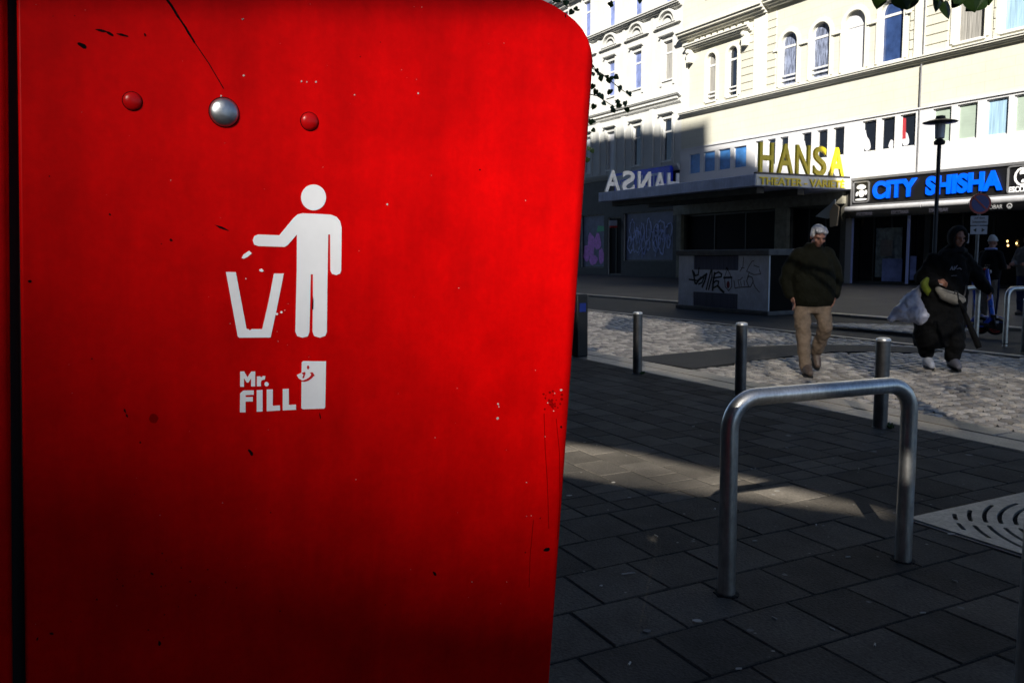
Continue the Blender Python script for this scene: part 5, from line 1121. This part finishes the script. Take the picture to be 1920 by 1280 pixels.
# weeds at the foot of the bollards
for i, (c, lab) in enumerate(((gnd(1652, 800), 'tuft of green weed at the foot of the nearest bollard'), (gnd(1195, 700), 'tuft of dark weed at the foot of the farthest bollard'))):
    q = MB(); rnd = random.Random(i)
    for k in range(70 if i == 0 else 40):
        a = rnd.uniform(-1.2, 1.6); d_ = rnd.uniform(.045, .1); p_ = Vector((d_ * math.cos(a), d_ * math.sin(a), .0)); h_ = rnd.uniform(.012, .035)
        v_ = Vector((rnd.gauss(0, .5), rnd.gauss(0, .5), 1)).normalized() * h_; s_2 = Vector((rnd.uniform(-1, 1), rnd.uniform(-1, 1), 0)).normalized() * .006
        q.add([p_ - s_2, p_ + s_2, p_ + v_ + s_2 * .6, p_ + v_ * 1.2, p_ + v_ - s_2 * .6], [(0, 1, 2, 3, 4)])
    o = q.build('weed_tuft', GRASS, None, recalc=False, loc=c); tag(o, lab, 'weed')
# litter on the paving
def scrap(px, py, L, wd, ang, lab, z=.004, m=PAPER):
    c = gnd(px, py, z); q = MB()
    n = 7; vs = [(L / 2 * math.cos(t) * random.uniform(.8, 1.1), wd / 2 * math.sin(t) * random.uniform(.7, 1.1)) for t in [i / n * 6.283 for i in range(n)]]
    q.hprism(vs, 0, .004); o = q.build('paper_scrap', m, loc=c, bevel=.001); o.rotation_euler.z = ang; tag(o, lab, 'litter')
scrap(1067, 929, .035, .018, .2, 'white paper scrap nearest the bin edge on the dark pavers')
scrap(1127, 1098, .018, .012, .8, 'small white scrap on the pavers at lower left of the paving')
scrap(1307, 1164, .04, .03, -.2, 'flattened pale scrap on the pavers in front of the big hoop')
scrap(1213, 1183, .036, .026, .1, 'dull grey flattened scrap left of the pale one in front of the hoop', m=CONC)
scrap(1783, 1001, .04, .02, .1, 'little bright scrap lying on the metal tree grate', z=.014)
scrap(1180, 925 + 8, .022, .014, .1, 'pale scrap just below the sunlit strip')
scrap(1270, 1017, .012, .01, .3, 'tiny white scrap between bin and big hoop')
q = MB(); q.tube([(-.011, 0, .004), (.0, .001, .0045), (.011, 0, .004)], .0036, 8); st0 = q.build('cigarette_end', PAPER)
for i, (px, py) in enumerate(((1150, 905), (1230, 1005), (1340, 955), (1415, 1015), (1452, 1160), (1530, 985), (1590, 1045), (1560, 1180), (1640, 1210), (1730, 1150), (1790, 1090), (1610, 880), (1300, 800), (1475, 840), (1180, 1245), (1385, 1255), (1840, 870), (1760, 845))):
    o = st0 if i == 0 else st0.copy()
    if i: COL.objects.link(o)
    o.location = gnd(px, py); o.rotation_euler.z = i * 2.1; tag(o, 'tiny pale cigarette end lying on the dark pavers', 'litter', 'cigarette ends on the dark pavers')
c1 = gnd(1178, 1077)
q = MB(); q.tube([(-.03, -.004, .006), (-.01, .0, .006), (.0, .004, .006), (.03, .006, .006)], .0035, 8); o = q.build('cigarette_stub', PAPER, loc=c1); tag(o, 'bent white cigarette stub on a dark paver left of the big hoop', 'litter')
SLAT = .0442     # height of each added sun-dimming slat, 50 mm apart
EDGE_L, EDGE_R = 640, 850
FAR_BLOCK_EDGE = [(-900, 2200), (350, 1500), (570, 700), (760, 300), (1060, 60), (1500, -150), (1500, -1500), (-2500, -1500), (-2500, 2200)]  # outline of the added far block that fades sun on the panel
STRIP_LIT = [(1020, 822), (1210, 848), (1360, 882), (1500, 916), (1600, 940), (1712, 968), (1655, 964), (1500, 945), (1360, 930), (1250, 915), (1150, 902), (1020, 880)]

# ---------------------------------------------------------------- unseen blockers added behind the camera, shaped to light and shade the street
NM = -3.5
def back(p, NM=NM):
    t_ = (NM - p.dot(M_)) / SUN.dot(M_); q_ = p + SUN * t_; return (q_.dot(K), q_.z)
def facp(x, y, off=0.0):
    s_, z_ = fac(x, y, off); return P0 + D * s_ - INW * off + Vector((0, 0, z_))
prof = [back(facp(*v)) for v in [(1060, 262), (1130, 258), (1150, 248), (1190, 250), (1200, 240), (1240, 246), (1268, 238), (1272, 238), (1327, 226), (1329, 282), (1385, 285), (1412, 300), (1450, 322), (1500, 345), (1560, 380), (1600, 406), (1700, 402), (1780, 402), (1830, 396), (1930, 392)]]
prof = sorted(prof); prof = [(-60, prof[0][1] + 9), (prof[0][0] - 1.2, prof[0][1] + 9), (prof[0][0] - 1.1, prof[0][1])] + prof + [(prof[-1][0] + .9, prof[-1][1]), (prof[-1][0] + 1.0, prof[-1][1] + 13), (60, prof[-1][1] + 13)]
def top(k):
    for a, b2 in zip(prof, prof[1:]):
        if a[0] <= k <= b2[0] and b2[0] > a[0]: return a[1] + (b2[1] - a[1]) * (k - a[0]) / (b2[0] - a[0])
    return prof[-1][1]
def panp(x, y): a_, z_ = pp(x, y); return BASE + E1 * a_ + E3 * z_
hole1 = [back(panp(*v)) for v in [(-700, 1500), (1240, 1500), (1290, 40), (-700, 40)]]
hole2 = [back(gnd(*v)) for v in STRIP_LIT]
hole3 = [back(gnd(*v)) for v in [(1040, 570), (1290, 601), (1480, 626), (1700, 652), (2000, 690), (2000, 812), (1760, 806), (1560, 764), (1380, 728), (1220, 694), (1040, 660)]]
print('HOLES', hole1, hole2, prof[:3], prof[-3:])
def cut(poly, k):
    zs = []
    for i in range(len(poly)):
        a, b2 = poly[i], poly[(i + 1) % len(poly)]
        if (a[0] - k) * (b2[0] - k) < 0: zs.append(a[1] + (b2[1] - a[1]) * (k - a[0]) / (b2[0] - a[0]))
    return (min(zs), max(zs)) if len(zs) >= 2 else None
hk = [v[0] for v in hole1 + hole2 + hole3]; klo, khi = min(hk) - .02, max(hk) + .02
ks = [-60, -30] + [v[0] for v in prof[1:-1] if v[0] < klo] + [klo + (khi - klo) * i / 700 for i in range(701)] + [v[0] for v in prof[1:-1] if v[0] > khi] + [60]
q = MB()
for a, b2 in zip(ks, ks[1:]):
    if b2 - a < 1e-5: continue
    mid = (a + b2) / 2; gaps = sorted([g_ for g_ in (cut(hole1, mid), cut(hole2, mid), cut(hole3, mid)) if g_]) if klo < mid < khi else []
    z = -.2
    for g_ in gaps + [None]:
        z1a = g_[0] if g_ else top(a + 1e-4); z1b = g_[0] if g_ else top(b2 - 1e-4)
        if z1a > z: q.add([(a, 0, z), (b2, 0, z), (b2, 0, z1b), (a, 0, z1a), (a, -.05, z), (b2, -.05, z), (b2, -.05, z1b), (a, -.05, z1a)], [(0, 1, 2, 3), (7, 6, 5, 4), (3, 2, 6, 7), (0, 4, 5, 1), (0, 3, 7, 4), (1, 5, 6, 2)])
        if g_: z = max(z, g_[1])
nb = empty('near_side_light_wall', M_ * NM, KANG, label='unseen near side wall with roofline and openings shaped for the light', cat='building')  # thin unseen wall, its roofline and openings shaped for the light
q.build('street_wall', BLOCKM, nb, recalc=False)
q = MB(); z_ = min(v[1] for v in hole3); k3a, k3b = min(v[0] for v in hole3) - .1, max(v[0] for v in hole3) + .1
while z_ < max(v[1] for v in hole3): q.add([(k3a, .01, z_), (k3b, .01, z_), (k3b, .01, z_ + SLAT), (k3a, .01, z_ + SLAT)], [(0, 1, 2, 3)]); z_ += .05
q.build('sun_dimming_slats', BLOCKM, nb, recalc=False); print('H3', hole3)  # slats added across the opening to dim sun on the cobbles
q = MB()
for k_ in range(-40, 40, 3):
    for z_ in range(3, 22, 4):
        if abs(k_ - 10) < 3 and z_ < 9: continue
        q.box((k_, .01, z_), (k_ + 1.2, .05, z_ + 1.8))
q.build('windows', GLASSD, nb)
# unseen blocks added further back, shaped to soften sun on the bin panel
M2 = -27.; a = back(panp(-300, EDGE_L), M2); b2 = back(panp(1300, EDGE_R), M2)
q = MB(); dk = (b2[1] - a[1]) / (b2[0] - a[0])
q.add([(a[0] - 3, 0, 0), (b2[0] + 3, 0, 0), (b2[0] + 3, 0, b2[1] + 3 * dk), (a[0] - 3, 0, a[1] - 3 * dk), (a[0] - 3, -3, 0), (b2[0] + 3, -3, 0), (b2[0] + 3, -3, b2[1] + 3 * dk - .6), (a[0] - 3, -3, a[1] - 3 * dk - .6)], [(0, 1, 2, 3), (7, 6, 5, 4), (3, 2, 6, 7), (0, 3, 7, 4), (1, 5, 6, 2)])
o = q.build('low_shade_block', BLOCKM, loc=M_ * M2); o.rotation_euler.z = KANG; tag(o, 'unseen low block added behind the near side wall to shade the bin panel', 'light blocker')  # added out of view, its top edge darkens the lower panel
# unseen board added behind the viewer to stop sun spilling past the bin
YB_ = -.6
def backy(p, Y=YB_): t_ = (Y - p.y) / SUN.y; return p + SUN * t_
e_lo, e_hi = backy(panp(1036, 1240)), backy(panp(1117, 130)); dd_ = (e_hi.x - e_lo.x) / (e_hi.z - e_lo.z)
q = MB(); q.prism([(e_lo.x - .003 - dd_ * e_lo.z, 0), (e_lo.x + .45, 0), (e_lo.x + .45, 3.02), (e_lo.x - .003 + dd_ * (3.02 - e_lo.z), 3.02)], -.003, .003)
o = q.build('spill_block_board', BLOCKM, loc=(0, YB_, 0)); tag(o, 'unseen dark board added behind the viewer to block spilling sun', 'board')
M3 = -50.; pts = [back(panp(*v), M3) for v in FAR_BLOCK_EDGE]
q = MB(); kmin = min(v[0] for v in pts); zmax = max(v[1] for v in pts)
q.add([(v[0], 0, v[1]) for v in pts] + [(v[0], -4, v[1]) for v in pts], [tuple(range(len(pts))), tuple(range(2 * len(pts) - 1, len(pts) - 1, -1))] + [(i, i + len(pts), (i + 1) % len(pts) + len(pts), (i + 1) % len(pts)) for i in range(len(pts))])
o = q.build('far_shade_block', BLOCKM, loc=M_ * M3); o.rotation_euler.z = KANG; tag(o, 'unseen far block added behind the near side wall to fade sun on the bin panel', 'building')  # added out of view, its edge fades sun across the panel
